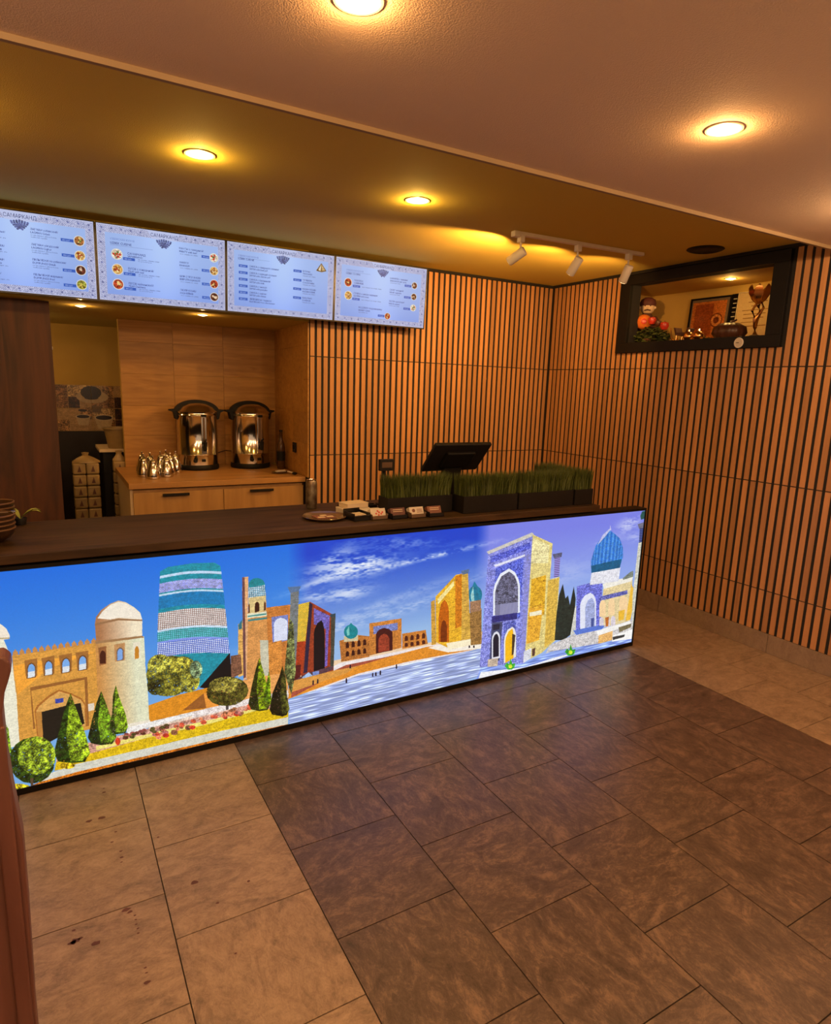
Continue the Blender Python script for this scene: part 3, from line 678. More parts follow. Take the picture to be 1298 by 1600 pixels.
((140,90,60),[504,132,502,128,499,125,494,123,488,124,482,126,477,130,474,135,473,140,474,145,477,148,482,149,488,149,494,146,499,142,503,137],0.6,{}),
((140,90,60),[440,122,439,118,435,115,430,113,424,114,419,116,414,120,411,125,410,130,411,134,414,138,419,139,425,138,431,136,436,132,439,127],0.6,{}),
((140,90,60),[698,171,697,168,694,165,691,165,686,165,682,167,679,169,676,173,676,176,677,179,679,181,683,182,687,182,691,180,695,177,697,174],0.6,{}),
((230,130,90),[385,130,383,126,380,123,376,122,371,122,366,125,361,128,359,132,358,137,359,141,362,144,366,145,372,144,377,142,381,139,384,134],0.6,{}),
((230,130,90),[450,149,449,146,447,144,444,143,440,144,436,145,433,148,431,151,431,154,432,157,434,159,437,160,441,159,445,158,448,155,450,152],0.6,{}),
((140,90,60),[716,179,715,176,713,174,709,173,705,173,701,175,698,178,695,181,695,184,695,187,698,189,701,190,706,190,710,188,713,186,716,183],0.6,{}),
((230,130,90),[721,160,720,157,717,155,713,154,708,154,704,156,700,159,697,163,696,166,697,170,700,172,704,173,709,173,713,171,717,168,720,164],0.6,{}),
((140,90,60),[467,143,466,140,464,139,461,138,457,138,453,140,450,142,448,145,448,148,449,151,451,153,454,153,457,153,461,152,464,149,466,146],0.6,{}),
((140,90,60),[701,177,700,175,698,174,695,173,692,173,689,174,687,176,685,179,684,181,685,184,687,185,689,186,693,186,696,184,698,182,700,180],0.6,{}),
((215,90,60),[573,143,572,139,568,136,563,134,558,135,552,137,548,141,545,145,544,150,545,154,548,157,553,158,558,158,564,156,569,152,572,147],0.6,{}),
((215,90,60),[792,178,791,174,788,172,784,171,779,171,774,173,770,176,768,180,767,184,768,187,771,189,775,191,779,190,784,188,788,185,791,182],0.6,{}),
((190,110,100),[620,156,619,153,617,151,614,150,610,151,607,152,604,155,602,157,601,160,602,163,604,165,607,166,611,165,614,164,617,162,619,159],0.6,{}),
((140,90,60),[675,163,674,160,671,157,667,156,662,156,656,158,652,162,649,166,648,170,649,174,652,176,657,178,662,177,667,175,672,172,674,168],0.6,{}),
((230,130,90),[387,151,386,148,384,146,381,145,378,146,374,147,371,149,369,152,369,155,370,158,372,160,375,161,378,160,382,159,385,157,386,154],0.6,{}),
((215,90,60),[613,162,612,159,609,157,606,156,602,156,598,158,594,161,592,164,591,168,592,171,594,173,598,174,602,173,606,172,610,169,612,166],0.6,{}),
((200,60,40),[470,158,469,155,466,153,463,152,459,152,455,154,451,157,449,160,448,164,449,167,452,169,455,170,459,169,463,168,467,165,469,162],0.6,{}),
((140,90,60),[747,145,745,140,742,137,737,136,730,136,724,139,719,143,716,147,715,152,716,157,720,160,725,161,731,161,737,158,742,154,745,150],0.6,{}),
((190,110,100),[359,138,358,133,354,130,349,128,342,129,336,132,331,136,328,141,327,146,328,151,332,154,337,156,344,155,350,153,355,149,358,143],0.6,{}),
((200,60,40),[730,147,728,143,725,140,720,138,714,139,709,141,704,145,700,149,699,154,701,158,704,161,709,163,715,162,721,160,725,156,729,151],0.6,{}),
((215,90,60),[471,152,470,149,468,146,464,145,459,146,455,148,451,151,449,154,448,158,449,161,452,164,456,165,460,164,464,162,468,160,471,156],0.6,{}),
((230,130,90),[449,137,448,134,446,133,444,132,440,132,437,133,434,136,432,138,432,141,433,144,435,146,437,146,441,146,444,145,447,142,449,140],0.6,{}),
((140,90,60),[348,148,347,146,345,144,343,143,339,144,336,145,334,147,332,150,331,153,332,155,334,157,337,158,340,157,343,156,346,154,348,151],0.6,{}),
((215,90,60),[792,164,791,160,788,158,784,156,779,157,774,159,770,162,767,166,766,170,767,173,770,176,774,177,779,176,784,174,788,171,791,167],0.6,{}),
((200,60,40),[524,157,524,155,522,153,519,153,516,153,513,154,511,156,509,159,509,161,509,163,511,165,514,166,517,165,520,164,522,162,524,160],0.6,{}),
((230,130,90),[675,152,674,147,670,143,664,142,657,142,650,145,644,149,640,155,639,161,641,165,645,169,651,171,657,170,664,167,670,163,674,157],0.6,{}),
((200,60,40),[361,133,361,131,358,129,355,128,352,128,348,130,345,132,343,135,343,138,344,141,346,143,349,144,352,143,356,142,359,140,361,137],0.6,{}),
((190,110,100),[401,133,399,129,396,126,391,125,386,125,380,128,376,132,373,136,372,141,373,145,376,148,381,149,387,149,392,147,397,143,400,138],0.6,{}),
((190,110,100),[628,165,627,163,625,161,622,160,618,160,614,162,611,164,609,167,609,170,610,173,612,175,615,175,619,175,622,174,625,171,627,168],0.6,{}),
((215,90,60),[522,162,521,159,519,156,515,155,511,156,506,157,503,160,500,164,499,168,500,171,503,173,507,174,511,174,516,172,519,169,522,166],0.6,{}),
((215,90,60),[626,157,625,154,623,152,620,151,616,151,612,153,609,155,607,158,606,161,607,164,609,166,613,167,616,167,620,165,623,163,625,160],0.6,{}),
((215,90,60),[358,142,357,139,355,137,352,136,348,136,345,138,342,140,340,143,339,146,340,149,342,151,345,152,349,151,352,150,355,148,357,145],0.6,{}),
((140,90,60),[684,161,683,159,681,157,677,156,673,156,669,158,666,160,664,163,663,167,664,169,666,171,670,172,674,172,678,170,681,168,683,165],0.6,{}),
((230,130,90),[368,118,367,114,364,111,360,110,355,111,351,113,347,116,344,120,344,124,345,128,347,130,352,131,356,131,361,129,365,126,367,122],0.6,{}),
((200,60,40),[520,130,519,126,516,123,512,122,506,122,501,125,497,128,494,132,493,137,494,141,497,144,502,145,507,144,512,142,517,139,520,134],0.6,{}),
((230,130,90),[557,163,557,161,554,159,551,158,548,158,544,160,541,162,539,165,538,168,539,171,541,173,544,174,548,173,552,172,555,169,557,166],0.6,{}),
((190,110,100),[744,147,743,144,741,142,737,141,732,141,728,143,724,146,722,149,721,153,722,156,725,158,728,159,733,159,737,157,741,154,743,151],0.6,{}),
((230,130,90),[702,153,701,148,697,145,692,143,686,144,679,147,674,151,671,156,669,161,671,165,674,168,680,170,686,169,692,167,698,163,701,158],0.6,{}),
((140,90,60),[440,127,439,122,436,119,431,118,425,119,419,121,415,125,411,130,410,135,412,139,415,142,420,143,426,143,431,140,436,136,439,132],0.6,{}),
((140,90,60),[752,147,751,145,749,143,747,143,743,143,740,144,737,146,735,149,735,152,735,154,737,156,740,156,743,156,747,155,750,153,751,150],0.6,{}),
((230,130,90),[770,160,770,157,768,156,765,155,762,155,759,157,756,159,754,161,754,164,754,166,756,168,759,168,762,168,765,167,768,165,770,162],0.6,{}),
((200,60,40),[401,118,400,114,397,112,393,110,387,111,382,113,378,117,375,121,374,125,376,129,379,132,383,133,388,133,393,131,398,127,401,123],0.6,{}),
((190,110,100),[732,154,731,151,728,148,723,147,719,148,714,150,710,153,707,157,706,161,707,164,710,167,714,168,719,167,724,165,728,162,731,158],0.6,{}),
((200,60,40),[671,142,670,139,668,137,665,136,661,137,657,138,654,140,652,144,651,147,652,149,654,151,657,152,661,152,665,150,668,148,670,145],0.6,{}),
((150,80,70),[258,168,257,165,254,163,251,162,247,163,243,165,239,167,237,170,236,174,237,176,240,178,243,179,247,179,251,177,255,174,257,171],0.6,{}),
((90,80,40),[404,170,403,167,400,165,397,164,392,165,388,166,385,169,382,172,382,175,382,178,385,180,389,181,393,181,397,179,401,176,403,173],0.6,{}),
((110,60,45),[404,160,403,157,400,155,397,154,392,155,388,157,384,159,382,162,381,166,382,169,385,171,389,171,393,171,397,169,401,167,403,163],0.6,{}),
((150,80,70),[246,158,246,155,243,153,240,153,236,153,232,155,228,157,226,160,225,164,226,166,229,168,232,169,236,169,240,167,244,164,246,161],0.6,{}),
((150,80,70),[380,162,379,159,377,157,373,156,369,157,365,158,361,161,359,164,358,167,359,170,362,172,365,173,370,173,374,171,377,168,380,165],0.6,{}),
((150,80,70),[307,170,306,167,304,165,300,164,296,165,292,167,288,169,286,172,286,176,286,178,289,180,292,181,297,181,301,179,304,176,306,173],0.6,{}),
((90,80,40),[341,161,340,158,337,156,334,155,329,156,325,158,322,160,320,163,319,167,320,170,322,172,326,172,330,172,334,170,338,168,340,164],0.6,{}),
((90,80,40),[344,169,343,166,340,164,337,163,333,164,329,165,325,168,323,171,322,175,323,177,326,179,329,180,333,180,337,178,341,175,343,172],0.6,{}),
((110,60,45),[229,152,228,149,225,147,222,147,218,147,214,149,211,151,208,154,208,158,209,160,211,162,215,163,219,163,223,161,226,158,228,155],0.6,{}),
((110,60,45),[276,164,275,161,272,159,269,158,265,159,261,161,257,163,255,166,255,169,255,172,258,174,261,175,265,175,270,173,273,170,275,167],0.6,{}),
((90,80,40),[230,159,229,157,227,155,223,154,219,154,215,156,212,159,210,162,209,165,210,168,213,170,216,170,220,170,224,168,227,166,230,163],0.6,{}),
((90,80,40),[255,150,254,147,252,145,249,144,244,145,240,147,237,149,235,152,234,156,235,158,238,160,241,161,245,161,249,159,253,156,255,153],0.6,{}),
((90,80,40),[262,161,261,158,259,156,255,155,251,156,247,157,244,160,242,163,241,166,242,169,244,171,248,172,252,171,256,170,259,167,261,164],0.6,{}),
((150,80,70),[233,169,232,166,229,164,226,163,222,164,218,165,215,168,213,171,212,174,213,177,215,179,219,180,223,179,227,178,230,175,232,172],0.6,{}),
((90,80,40),[386,164,385,161,383,159,379,158,375,159,370,161,367,163,365,166,364,170,365,173,367,175,371,175,375,175,379,173,383,171,385,167],0.6,{}),
((90,80,40),[301,156,300,153,298,151,294,150,290,151,286,153,283,155,280,158,280,162,281,164,283,166,287,167,291,167,295,165,298,162,300,159],0.6,{}),
((110,60,45),[226,152,225,149,223,147,219,146,215,147,211,149,208,151,206,154,205,158,206,160,208,162,212,163,216,163,220,161,223,158,225,155],0.6,{}),
((90,80,40),[350,151,349,148,346,146,342,146,338,146,334,148,331,151,328,154,328,157,329,160,331,162,335,163,339,162,343,160,347,158,349,155],0.6,{}),
((110,60,45),[303,154,302,151,299,149,296,149,291,149,287,151,284,153,282,156,281,160,282,162,284,164,288,165,292,165,296,163,300,160,302,157],0.6,{}),
((150,80,70),[292,168,291,165,289,163,285,163,281,163,277,165,274,167,271,170,271,174,272,176,274,178,278,179,282,179,286,177,289,174,291,171],0.6,{}),
((205,60,30),[196,144,194,137,192,132,188,129,184,128,180,131,177,136,175,142,175,150,176,157,179,162,182,165,186,166,190,163,193,158,195,152],0.4,{}),
((80,70,70),[663,222,678,222,677,185,665,185],0.1,{}),
((75,70,25),[776,263,767,235,744,213,711,202,672,204,634,216,602,238,581,267,575,297,583,324,605,345,637,356,675,356,714,344,746,323,768,294],0.7,{'leaf':1}),
((130,120,50),[745,302,738,287,721,275,695,270,664,272,634,281,609,294,593,311,588,328,594,343,611,354,636,359,666,358,696,350,722,337,739,320],0.8,{'leaf':1}),
((45,50,12),[832,425,851,350,874,245,887,169,869,136,828,139,787,159,774,192,791,277,813,366],0.6,{'leaf':1}),
((120,140,20),[832,425,851,350,874,245,887,169,864,144,828,149,816,257],0.8,{'leaf':1}),
((80,110,15),[879,344,886,298,886,236,891,190,884,171,877,166,856,181,851,197,858,251,872,307],0.6,{'leaf':1}),
((120,150,20),[879,344,886,298,886,236,891,190,883,178,877,176,873,239],0.8,{'leaf':1}),
((100,105,60),[986,606,1006,569,1018,309,994,191,958,321],0.9,{'leaf':1}),
((25,25,10),[948,358,966,286,971,188,984,115,968,84,946,82,892,106,880,137,895,219,931,301],0.6,{'leaf':1}),
((70,70,25),[948,358,966,286,971,188,984,115,962,93,946,93,935,196],0.8,{'leaf':1}),
((40,65,15),[15,418,34,332,61,210,73,122,50,84,-5,94,-51,116,-64,158,-39,252,-11,353],0.6,{'leaf':1}),
((125,150,30),[15,418,34,332,61,210,73,122,43,93,-5,103,-14,229],0.8,{'leaf':1}),
((32,50,15),[132,403,149,335,171,238,181,169,162,141,118,146,79,166,68,197,88,272,111,352],0.6,{'leaf':1}),
((105,140,28),[132,403,149,335,171,238,181,169,157,148,118,156,110,254],0.8,{'leaf':1}),
((50,72,18),[191,418,202,357,224,268,230,206,218,179,179,183,163,197,155,223,170,293,177,369],0.6,{'leaf':1}),
((118,148,30),[191,418,202,357,224,268,230,206,214,187,180,192,175,280],0.8,{'leaf':1}),
((50,85,18),[-238,370,-217,311,-216,234,-203,176,-226,155,-254,157,-327,187,-342,213,-317,273,-263,329],0.6,{'leaf':1}),
((120,155,28),[-238,370,-217,311,-216,234,-203,176,-233,163,-253,166,-264,247],0.8,{'leaf':1}),
((45,65,15),[-62,123,-71,83,-92,54,-121,39,-153,41,-184,58,-208,89,-223,128,-226,170,-217,208,-197,236,-170,252,-138,251,-107,235,-82,205,-66,165],0.7,{'leaf':1}),
((135,155,38),[-58,146,-66,113,-83,89,-107,76,-134,77,-160,92,-180,117,-193,150,-196,185,-188,216,-172,240,-148,253,-122,253,-96,239,-74,214,-61,181],0.9,{'leaf':1}),
((90,70,50),[-158,66,-146,66,-149,27,-158,27],0.1,{}),
((190,165,25),[-154,17,-159,9,-170,5,-187,5,-206,9,-225,17,-240,27,-250,38,-253,48,-249,56,-238,60,-222,60,-203,56,-184,48,-168,38,-158,27],0.7,{'leaf':1}),
((200,160,25),[11,77,8,72,2,69,-8,68,-19,70,-30,75,-39,81,-45,88,-47,94,-44,99,-38,102,-28,103,-17,101,-6,96,3,90,9,84],0.7,{'leaf':1}),
]
for col, fl, nz, o in PIC:
    cv.poly(col, [(fl[i] / 1000 - OX, OZ - fl[i + 1] / 1000) for i in range(0, len(fl), 2)], nz, o)
cv.a = cv.a * (1 + .05 * (cv.n1[..., None] - .5)); 
pano = image_mat('printed_panorama', cv.image('panorama'), 1.0, True, .5)
picture('picture', pano, 3.9, .952, lb, (OX, .004, .030))
B(X0 + .012, OX - .001, .004, .010, .030, .982).obj('blank_panel', glow('blue_backlight', (.02, .16, .72), .8), lb)

# ============================================================ MENU SCREENS
TW, TH = .8135, .478
def base_menu():
    c = Canvas(.796, .458, 1000)
    Y, X = np.mgrid[0:c.H, 0:c.W]; d = np.minimum(np.minimum(X, c.W - X), np.minimum(Y, c.H - Y))
    c.a[:] = np.array((196, 200, 232))
    orn = (c.n4 + .4 * np.sin(X * .55) * np.sin(Y * .55) + .25 * c.n1)
    c.a = np.where(((orn > .66) & (d < 46) & (d > 4))[..., None], np.array((128, 136, 178)) + 20 * c.n1[..., None], c.a)
    for i in range(0, 14):
        for (px, py) in ((.03 + i * .057, .022), (.03 + i * .057, .436)): c.disc((110, 118, 170), px, py, .006, .4)
    for i in range(7):
        for px in (.022, .774): c.disc((110, 118, 170), px, .05 + i * .06, .006, .4)
    gx = np.linspace(0, 1, c.W)[None, :, None]; gy = np.linspace(0, 1, c.H)[:, None, None]
    inner = np.array((128, 158, 232)) * (gy ** 2) + np.array((158, 186, 240)) * (1 - gy ** 2); inner = inner + 22 * np.exp(-((gx - .5) / .2) ** 2)
    m = (X > 46) & (X < c.W - 46) & (Y > 46) & (Y < c.H - 40)
    c.a = np.where(m[..., None], inner, c.a)
    c.poly((190, 200, 238), [(.30, 0.004), (.50, .004), (.475, .05), (.325, .05)])
    c.text('САМАРКАНД', .318, .037, .030, (62, 70, 120), .88)
    for i, (w, y) in enumerate(((.085, .050), (.078, .058), (.062, .068), (.044, .078), (.024, .088))):
        for k in range(7): c.disc((88, 98, 150), .40 + (k - 3) / 3 * w * .5, y + .003 * abs(k - 3), .0062, .6)
    return c
INK = (28, 42, 118); BOX = (44, 92, 190); GREY = (84, 98, 150)
def food(c, x, y, r, cols):
    c.disc((225, 222, 215), x, y, r, .05); c.disc(cols[0], x, y, r * .86, .9)
    rnd = random.Random(int(x * 1e4 + y * 1e3))
    for i in range(11):
        a = rnd.uniform(0, 6.3); q = rnd.uniform(0, .62) * r; c.disc(cols[1 + i % (len(cols) - 1)], x + q * math.cos(a), y + q * math.sin(a), r * rnd.uniform(.12, .25), .4, n=8)
def entry(c, x, y, a, b, small, s=.0175):
    c.text(a, x, y, s, INK, .9); c.text(b, x, y + s * 1.12, s, INK, .9)
    for i, q in enumerate(small): c.text(q, x, y + s * 1.12 + .013 + i * .0105, .0098, GREY, .9)
def price(c, x, y, t, w=.062): c.rect(BOX, x, y, x + w, y + .017); c.text(t, x + .008, y + .0135, .013, (190, 205, 245), .9)
F1 = [(150, 95, 50), (60, 35, 25), (215, 180, 110), (90, 110, 40)]; F2 = [(205, 150, 80), (160, 60, 30), (230, 200, 140)]; F3 = [(90, 40, 30), (220, 190, 160), (50, 25, 20)]; F4 = [(160, 160, 60), (220, 190, 90), (110, 90, 30)]; F5 = [(170, 60, 35), (225, 190, 120), (110, 30, 20)]; F6 = [(220, 200, 170), (200, 60, 50), (90, 120, 60)]
m1 = base_menu()
for i, (a, b) in enumerate((('ЛАГМАН узбекский/', 'LAGMAN Uzbek'), ('ЛАГМАН уйгурский/', 'LAGMAN Uighur'), ('ПЕЛЬМЕНИ по-узбекски/', 'DUMPLINGS Uzbek'), ('ПЕЛЬМЕНИ жареные/', 'DUMPLINGS fried'))):
    entry(m1, .452, .094 + i * .086, a, b, ['лапша, говядина, овощи, бульон', 'noodles, beef, vegetables'], .0165); price(m1, .612, .118 + i * .088, '420 руб', .07); food(m1, .713, .122 + i * .086, .031, (F1, F2, F3, F4)[i])
for i, (a, b) in enumerate((('ШУРПА говяжья/', 'SHURPA beef'), ('СУП МАСТАВА/', 'MASTAVA soup'), ('СУП МАМПАР/', 'MAMPAR soup'), ('ДИМЛЯМА/', 'DIMLAMA'))):
    entry(m1, .20, .13 + i * .078, a, b, ['бульон, говядина, картофель', 'broth, beef, potato'], .0165); food(m1, .12, .135 + i * .078, .028, (F5, F2, F6, F1)[i])
m2 = base_menu()
m2.text('УЗБЕКСКАЯ КУХНЯ', .075, .088, .017, (100, 128, 200), .9); m2.text('UZBEK CUISINE', .075, .113, .019, INK, .95); m2.rect(GREY, .075, .119, .33, .1205)
for i, (a, b) in enumerate((('САМАРКАНД', 'SAMARKAND'), ('ПЛОВ с говядиной/', 'PILAF with beef'), ('ПЛОВ чайханский/', 'PILAF Chaikhana'))):
    food(m2, .112, .172 + i * .091, .034, (F6, F2, F5)[i]); price(m2, .148, .185 + i * .091, '430 руб', .07); m2.text(a, .175, .166 + i * .091, .0185, INK, .9); m2.text(b, .175, .182 + i * .091, .0165, INK, .9)
    for k, q in enumerate(('рис, морковь, говядина, специи', 'rice, carrot, beef, spices')): m2.text(q, .235, .193 + i * .091 + k * .0105, .0098, GREY, .9)
for i, (a, b) in enumerate((('МАНТЫ с говядиной/', 'MANTY with beef'), ('ХАНУМ/', 'KHANUM'), ('БИФ СТРОГАНОВ/', 'BEEF STROGANOFF'), ('ЛЮЛЯ КЕБАБ/', 'LULA KEBAB'))):
    entry(m2, .495, .092 + i * .088, a, b, ['тесто, говядина, лук, зелень'], .017); price(m2, .640, .112 + i * .088, '390 руб', .062); food(m2, .722, .120 + i * .085, .030, (F4 if i else F6, F2, F5, F3)[i])
m3 = base_menu()
m3.text('УЗБЕКСКАЯ КУХНЯ', .075, .088, .017, (100, 118, 190), .9); m3.text('UZBEK CUISINE', .075, .108, .017, INK, .95); m3.rect(GREY, .075, .095, .30, .0963)
for i, (a, b) in enumerate((('САМСА с говядиной слоеная/', 'SAMSA with beef puff'), ('САМСА с курицей слоеная/', 'SAMSA with chicken puff'), ('САМСА с бараниной/', 'SAMSA with lamb'), ('САМСА с тыквой/', 'SAMSA with pumpkin'), ('САМСА с сыром/', 'SAMSA with cheese'), ('ЛЕПЕШКА из тандыра/', 'FLATBREAD from the tandoor'))):
    price(m3, .080, .140 + i * .044, '180 руб'); m3.text(a, .155, .150 + i * .044, .0165, INK, .9); m3.text(b, .155, .167 + i * .044, .0165, INK, .9)
for i, (a, b) in enumerate((('БЛИНЫ/', 'PANCAKES'), ('ЧУЧВАРА/', 'CHUCHVARA'), ('КАЗАН КЕБАБ/', 'KAZAN KEBAB'), ('ШАШЛЫК/', 'SHASHLIK'))):
    price(m3, .480, .128 + i * .062, '350 руб'); m3.text(a, .552, .138 + i * .062, .0165, INK, .9); m3.text(b, .552, .155 + i * .062, .0165, INK, .9); m3.text('говядина, лук, специи', .552, .168 + i * .062, .0105, GREY, .9)
m3.poly((120, 95, 60), [(.655, .118), (.695, .060), (.738, .112), (.70, .124)], .7); m3.poly((225, 210, 185), [(.672, .112), (.695, .068), (.690, .116)], .2); m3.poly((200, 170, 120), [(.704, .114), (.698, .074), (.728, .108)], .3)
m4 = base_menu()
m4.text('УЗБЕКСКАЯ КУХНЯ', .085, .088, .017, (100, 118, 190), .9); m4.text('UZBEK CUISINE', .085, .112, .018, INK, .95); m4.rect(GREY, .085, .095, .29, .0963)
for i, (a, b) in enumerate((('ЧЕБУРЕК/', 'CHEBUREK'), ('ГУММА с мясом жареная/', 'GUMMA with meat'))):
    food(m4, .105 + i * .005, .172 + i * .094, .033, (F5, F2)[i]); price(m4, .145, .185 + i * .094, '190 руб'); m4.text(a, .155, .158 + i * .094, .018, INK, .9); m4.text(b, .155, .176 + i * .094, .018, INK, .9); m4.text('тесто, говядина, лук, зелень, специи', .222, .198 + i * .094, .0108, GREY, .9)
entry(m4, .20, .352, 'МЕДОВИК по-домашнему', 'HONEY CAKE', ['мед, сметана, мука'], .018); price(m4, .372, .385, '210 руб'); food(m4, .458, .392, .027, F5)
for i, (a, b) in enumerate((('ШАКАРОБ с травами/', 'SHAKAROB with herbs'), ('САЛАТ овощной/', 'SALAD vegetable'), ('ХАЛВА кунжутная/', 'HALVA sesame'))):
    entry(m4, .465, .108 + i * .086, a, b, ['свежие овощи, зелень'], .017); price(m4, .600, .136 + i * .088, '170 руб'); food(m4, .690, .136 + i * .086, .027, (F3, F3, F6)[i])
def tv(i, cvs, label):
    x = -.4635 + i * .8120
    t = thing('menu_screen', label, 'screen', (x, 4.735, 2.232), 0, 'menu screens above the counter'); t.rotation_euler = (math.radians(3.6), 0, 0)
    MB().box(.001, TW - .003, .008, .038, 0, TH - .001).obj('back_housing', 'bezel', t, bevel=.003)
    MB().box(0.001, TW - .003, -.002, .008, 0, .010).box(.001, TW - .003, -.002, .008, TH - .008, TH - .001).box(.001, .008, -.002, .008, .010, TH - .008).box(TW - .010, TW - .003, -.002, .008, .010, TH - .008).obj('bezel', 'bezel', t)
    sm = image_mat('menu_print', cvs.image('menu'), .92, True, .42)
    me = picture('screen', sm, TW - .0185, TH - .018, t, (.008, .003, .010))
    MB().box(.30, .50, .038, .16 if i == 3 else .135, .12, .36).obj('wall_mount', 'blackm', t)
tv(0, m1, 'menu screen listing noodle and dumpling dishes, leftmost in the row'); tv(1, m2, 'menu screen with seven dishes pictured at both sides, second from left')
tv(2, m3, 'menu screen with two columns of blue price boxes and one pastry picture'); tv(3, m4, 'rightmost menu screen in the row, hung over the slatted wall')

# ============================================================ LAMPS
def downlight(x, y, z, label, group, lens, r, power, color, small=False):
    t = thing('downlight', label, 'ceiling light', (x, y, z), 0, group)
    MB().lathe([(r * .86, .004), (r * .87, -.003), (r * .98, -.003), (r, -.001), (r, .004)], 28, caps=False).obj('trim_ring', 'ring', t, smooth=True)
    MB().lathe([(r * .86, .003), (r * .85, -.002), (r * .5, -.008), (.001, -.010)], 24, caps=False).obj('lens', lens, t, smooth=True)
    k = .22 if lens == 'lens_near' else .45
    lamp('lamp', 'POINT', (0, 0, -.021 if not small else -.017), power * k, t, color, .008)
    lamp('beam', 'SPOT', (0, 0, -.016), power * (1 - k), t, color, .02, (0, 0, 0), 2.95, .8)
    return t
for x, y, l in ((2.078, 1.556, 'orange glowing recessed downlight in the low ceiling at upper right'), (.714, 1.576, 'orange recessed downlight cut by the top edge of the photo')):
    downlight(x, y, 2.65, l, 'downlights in the low ceiling', 'lens_near', .062, NEAR_W, (1.0, .50, .17))
for x, y in ((-.65, 1.57), (3.44, 1.54), (-.65, .2), (.714, .2), (2.078, .2), (3.44, .2), (-.65, -1.3), (.714, -1.3), (2.078, -1.3), (3.44, -1.3)):
    lamp('unseen_lamp', 'POINT', (x, y, 2.60), NEAR_W, None, (1.0, .60, .31), .05)  # unseen; side pair continues the row, rows behind added to light the floor
fx = MB()  # fixtures for the unseen lamps, the added ones included
for x, y, z in [(x, y, 2.65) for x in (-.65, .714, 2.078, 3.44) for y in (.2, -1.3)] + [(-.65, 1.57, 2.65), (3.44, 1.54, 2.65), (-.47, 3.2, 2.75), (-.4, 6.1, 2.23)]:
    k = len(fx.v); fx.lathe([(.06, 0), (.06, -.004), (.04, -.006)], 16, cx=x, cy=y)
    fx.v[k:] = [(a, b, c + z) for a, b, c in fx.v[k:]]
fx.obj('downlights_out_of_view', 'lens_near', c_near, kind='stuff')
for x, y, l in ((.683, 3.21, 'yellow ringed downlight in the ochre ceiling above the tea urns'), (1.833, 3.235, 'yellow ringed downlight in the ochre ceiling left of the track spots')):
    downlight(x, y, 2.75, l, 'downlights in the ochre ceiling', 'lens_far', .068, FAR_W, (1.0, .58, .12))
lamp('unseen_lamp', 'POINT', (-.47, 3.2, 2.71), FAR_W, None, (1.0, .52, .12), .03)
for x, y, l in ((.262, 5.12, 'small white downlight under the niche ceiling near the dark wood wall'), (1.06, 5.04, 'small white downlight under the niche ceiling above the left tea urn')):
    downlight(x, y, 2.23, l, 'small downlights under the menu screens', 'lens_small', .040, SOFFIT_W, (1.0, .52, .16), True)
downlight(4.66, 3.28, 2.66, 'small downlight inside the wall display niche', None, 'lens_small', .042, 4.5, (1.0, .60, .16), True)
# track with three spots
tr = thing('track_light', 'white ceiling track with three tilted cylindrical spots', 'track light', (2.69, 3.44, 2.75), math.atan2(-.06, 1.08))
B(0, 1.09, -.018, .018, -.022, 0).obj('track', 'white', tr, bevel=.002)
B(-.035, .01, -.022, .022, -.034, 0).obj('power_feed', 'white', tr, bevel=.003)
for i, (px, yaw, pitch) in enumerate(((.03, .62, 1.02), (.50, .30, .62), (.96, .18, .42))):
    h = MB().box(px - .016, px + .016, -.02, .02, -.062, -.022).tube([(px, 0, -.055), (px, 0, -.135)], .0065, 8)
    h = h.obj('spot_arm', 'white', tr)
    d = Vector((-math.sin(yaw) * math.sin(pitch), math.cos(yaw) * math.sin(pitch), -math.cos(pitch)))
    c0 = Vector((px, 0, -.130)); q = d.to_track_quat('Z', 'Y').to_matrix()
    body = MB().lathe([(.024, -.035), (.030, -.030), (.030, .085), (.026, .090)], 20).obj('spot_head', 'white', tr, tuple(c0), q.to_euler(), smooth=True)
    MB().lathe([(.024, .0905), (.0, .0915)], 16, caps=False).obj('spot_lens', 'lens_small', body)
    aim = Vector((-.30, .90, .10)) if i == 0 else Vector((-.05, .98, -.12)) if i == 1 else Vector((.15, .9, -.2))
    lamp('spot_beam', 'SPOT', tuple(c0 + d * .105), SPOT_W * (1.2, 1, .7)[i], tr, (1.0, .50, .14), .02, (-aim).to_track_quat('Z', 'Y').to_euler(), 2.3, .5)
spk = thing('ceiling_speaker', 'black round speaker grille in the ceiling beside the display niche', 'speaker', (3.998, 3.033, 2.75))
MB().lathe([(.115, 0), (.115, -.008), (.100, -.014), (.095, -.010), (.001, -.010)], 32, caps=False).obj('grille', 'blackm', spk, smooth=True)
MB().lathe([(.118, .0), (.122, -.004), (.114, -.009)], 32, caps=False).obj('rim', 'black', spk, smooth=True)

# ============================================================ DISPLAY NICHE IN THE RIGHT WALL
D = 4.98; Y0, Y1 = 2.40, 4.30
struct('floor_display_niche', 'wall_paint', XR + .10, D, Y0, Y1, oz0 - .05, oz0); struct('ceiling_display_niche', 'wall_paint', XR + .10, D, Y0, Y1, 2.66, 2.70)
struct('wall_display_niche', 'wall_paint', D, D + .04, Y0 - .04, Y1 + .04, oz0 - .05, 2.70); struct('wall_display_niche', 'wall_paint', XR + .10, D, Y0 - .04, Y0, oz0 - .05, 2.70); struct('wall_display_niche', 'wall_paint', XR + .10, D, Y1, Y1 + .04, oz0 - .05, 2.70)
nf = thing('niche_frame', 'wide black frame around the display niche in the slatted wall', 'frame', (XR - .03, 3.3, 2.1))
def fbar(nm, y0, y1, z0, z1): B(0, .03, y0 - 3.3, y1 - 3.3, z0 - 2.1, z1 - 2.1).obj(nm, 'black', nf, bevel=.002)
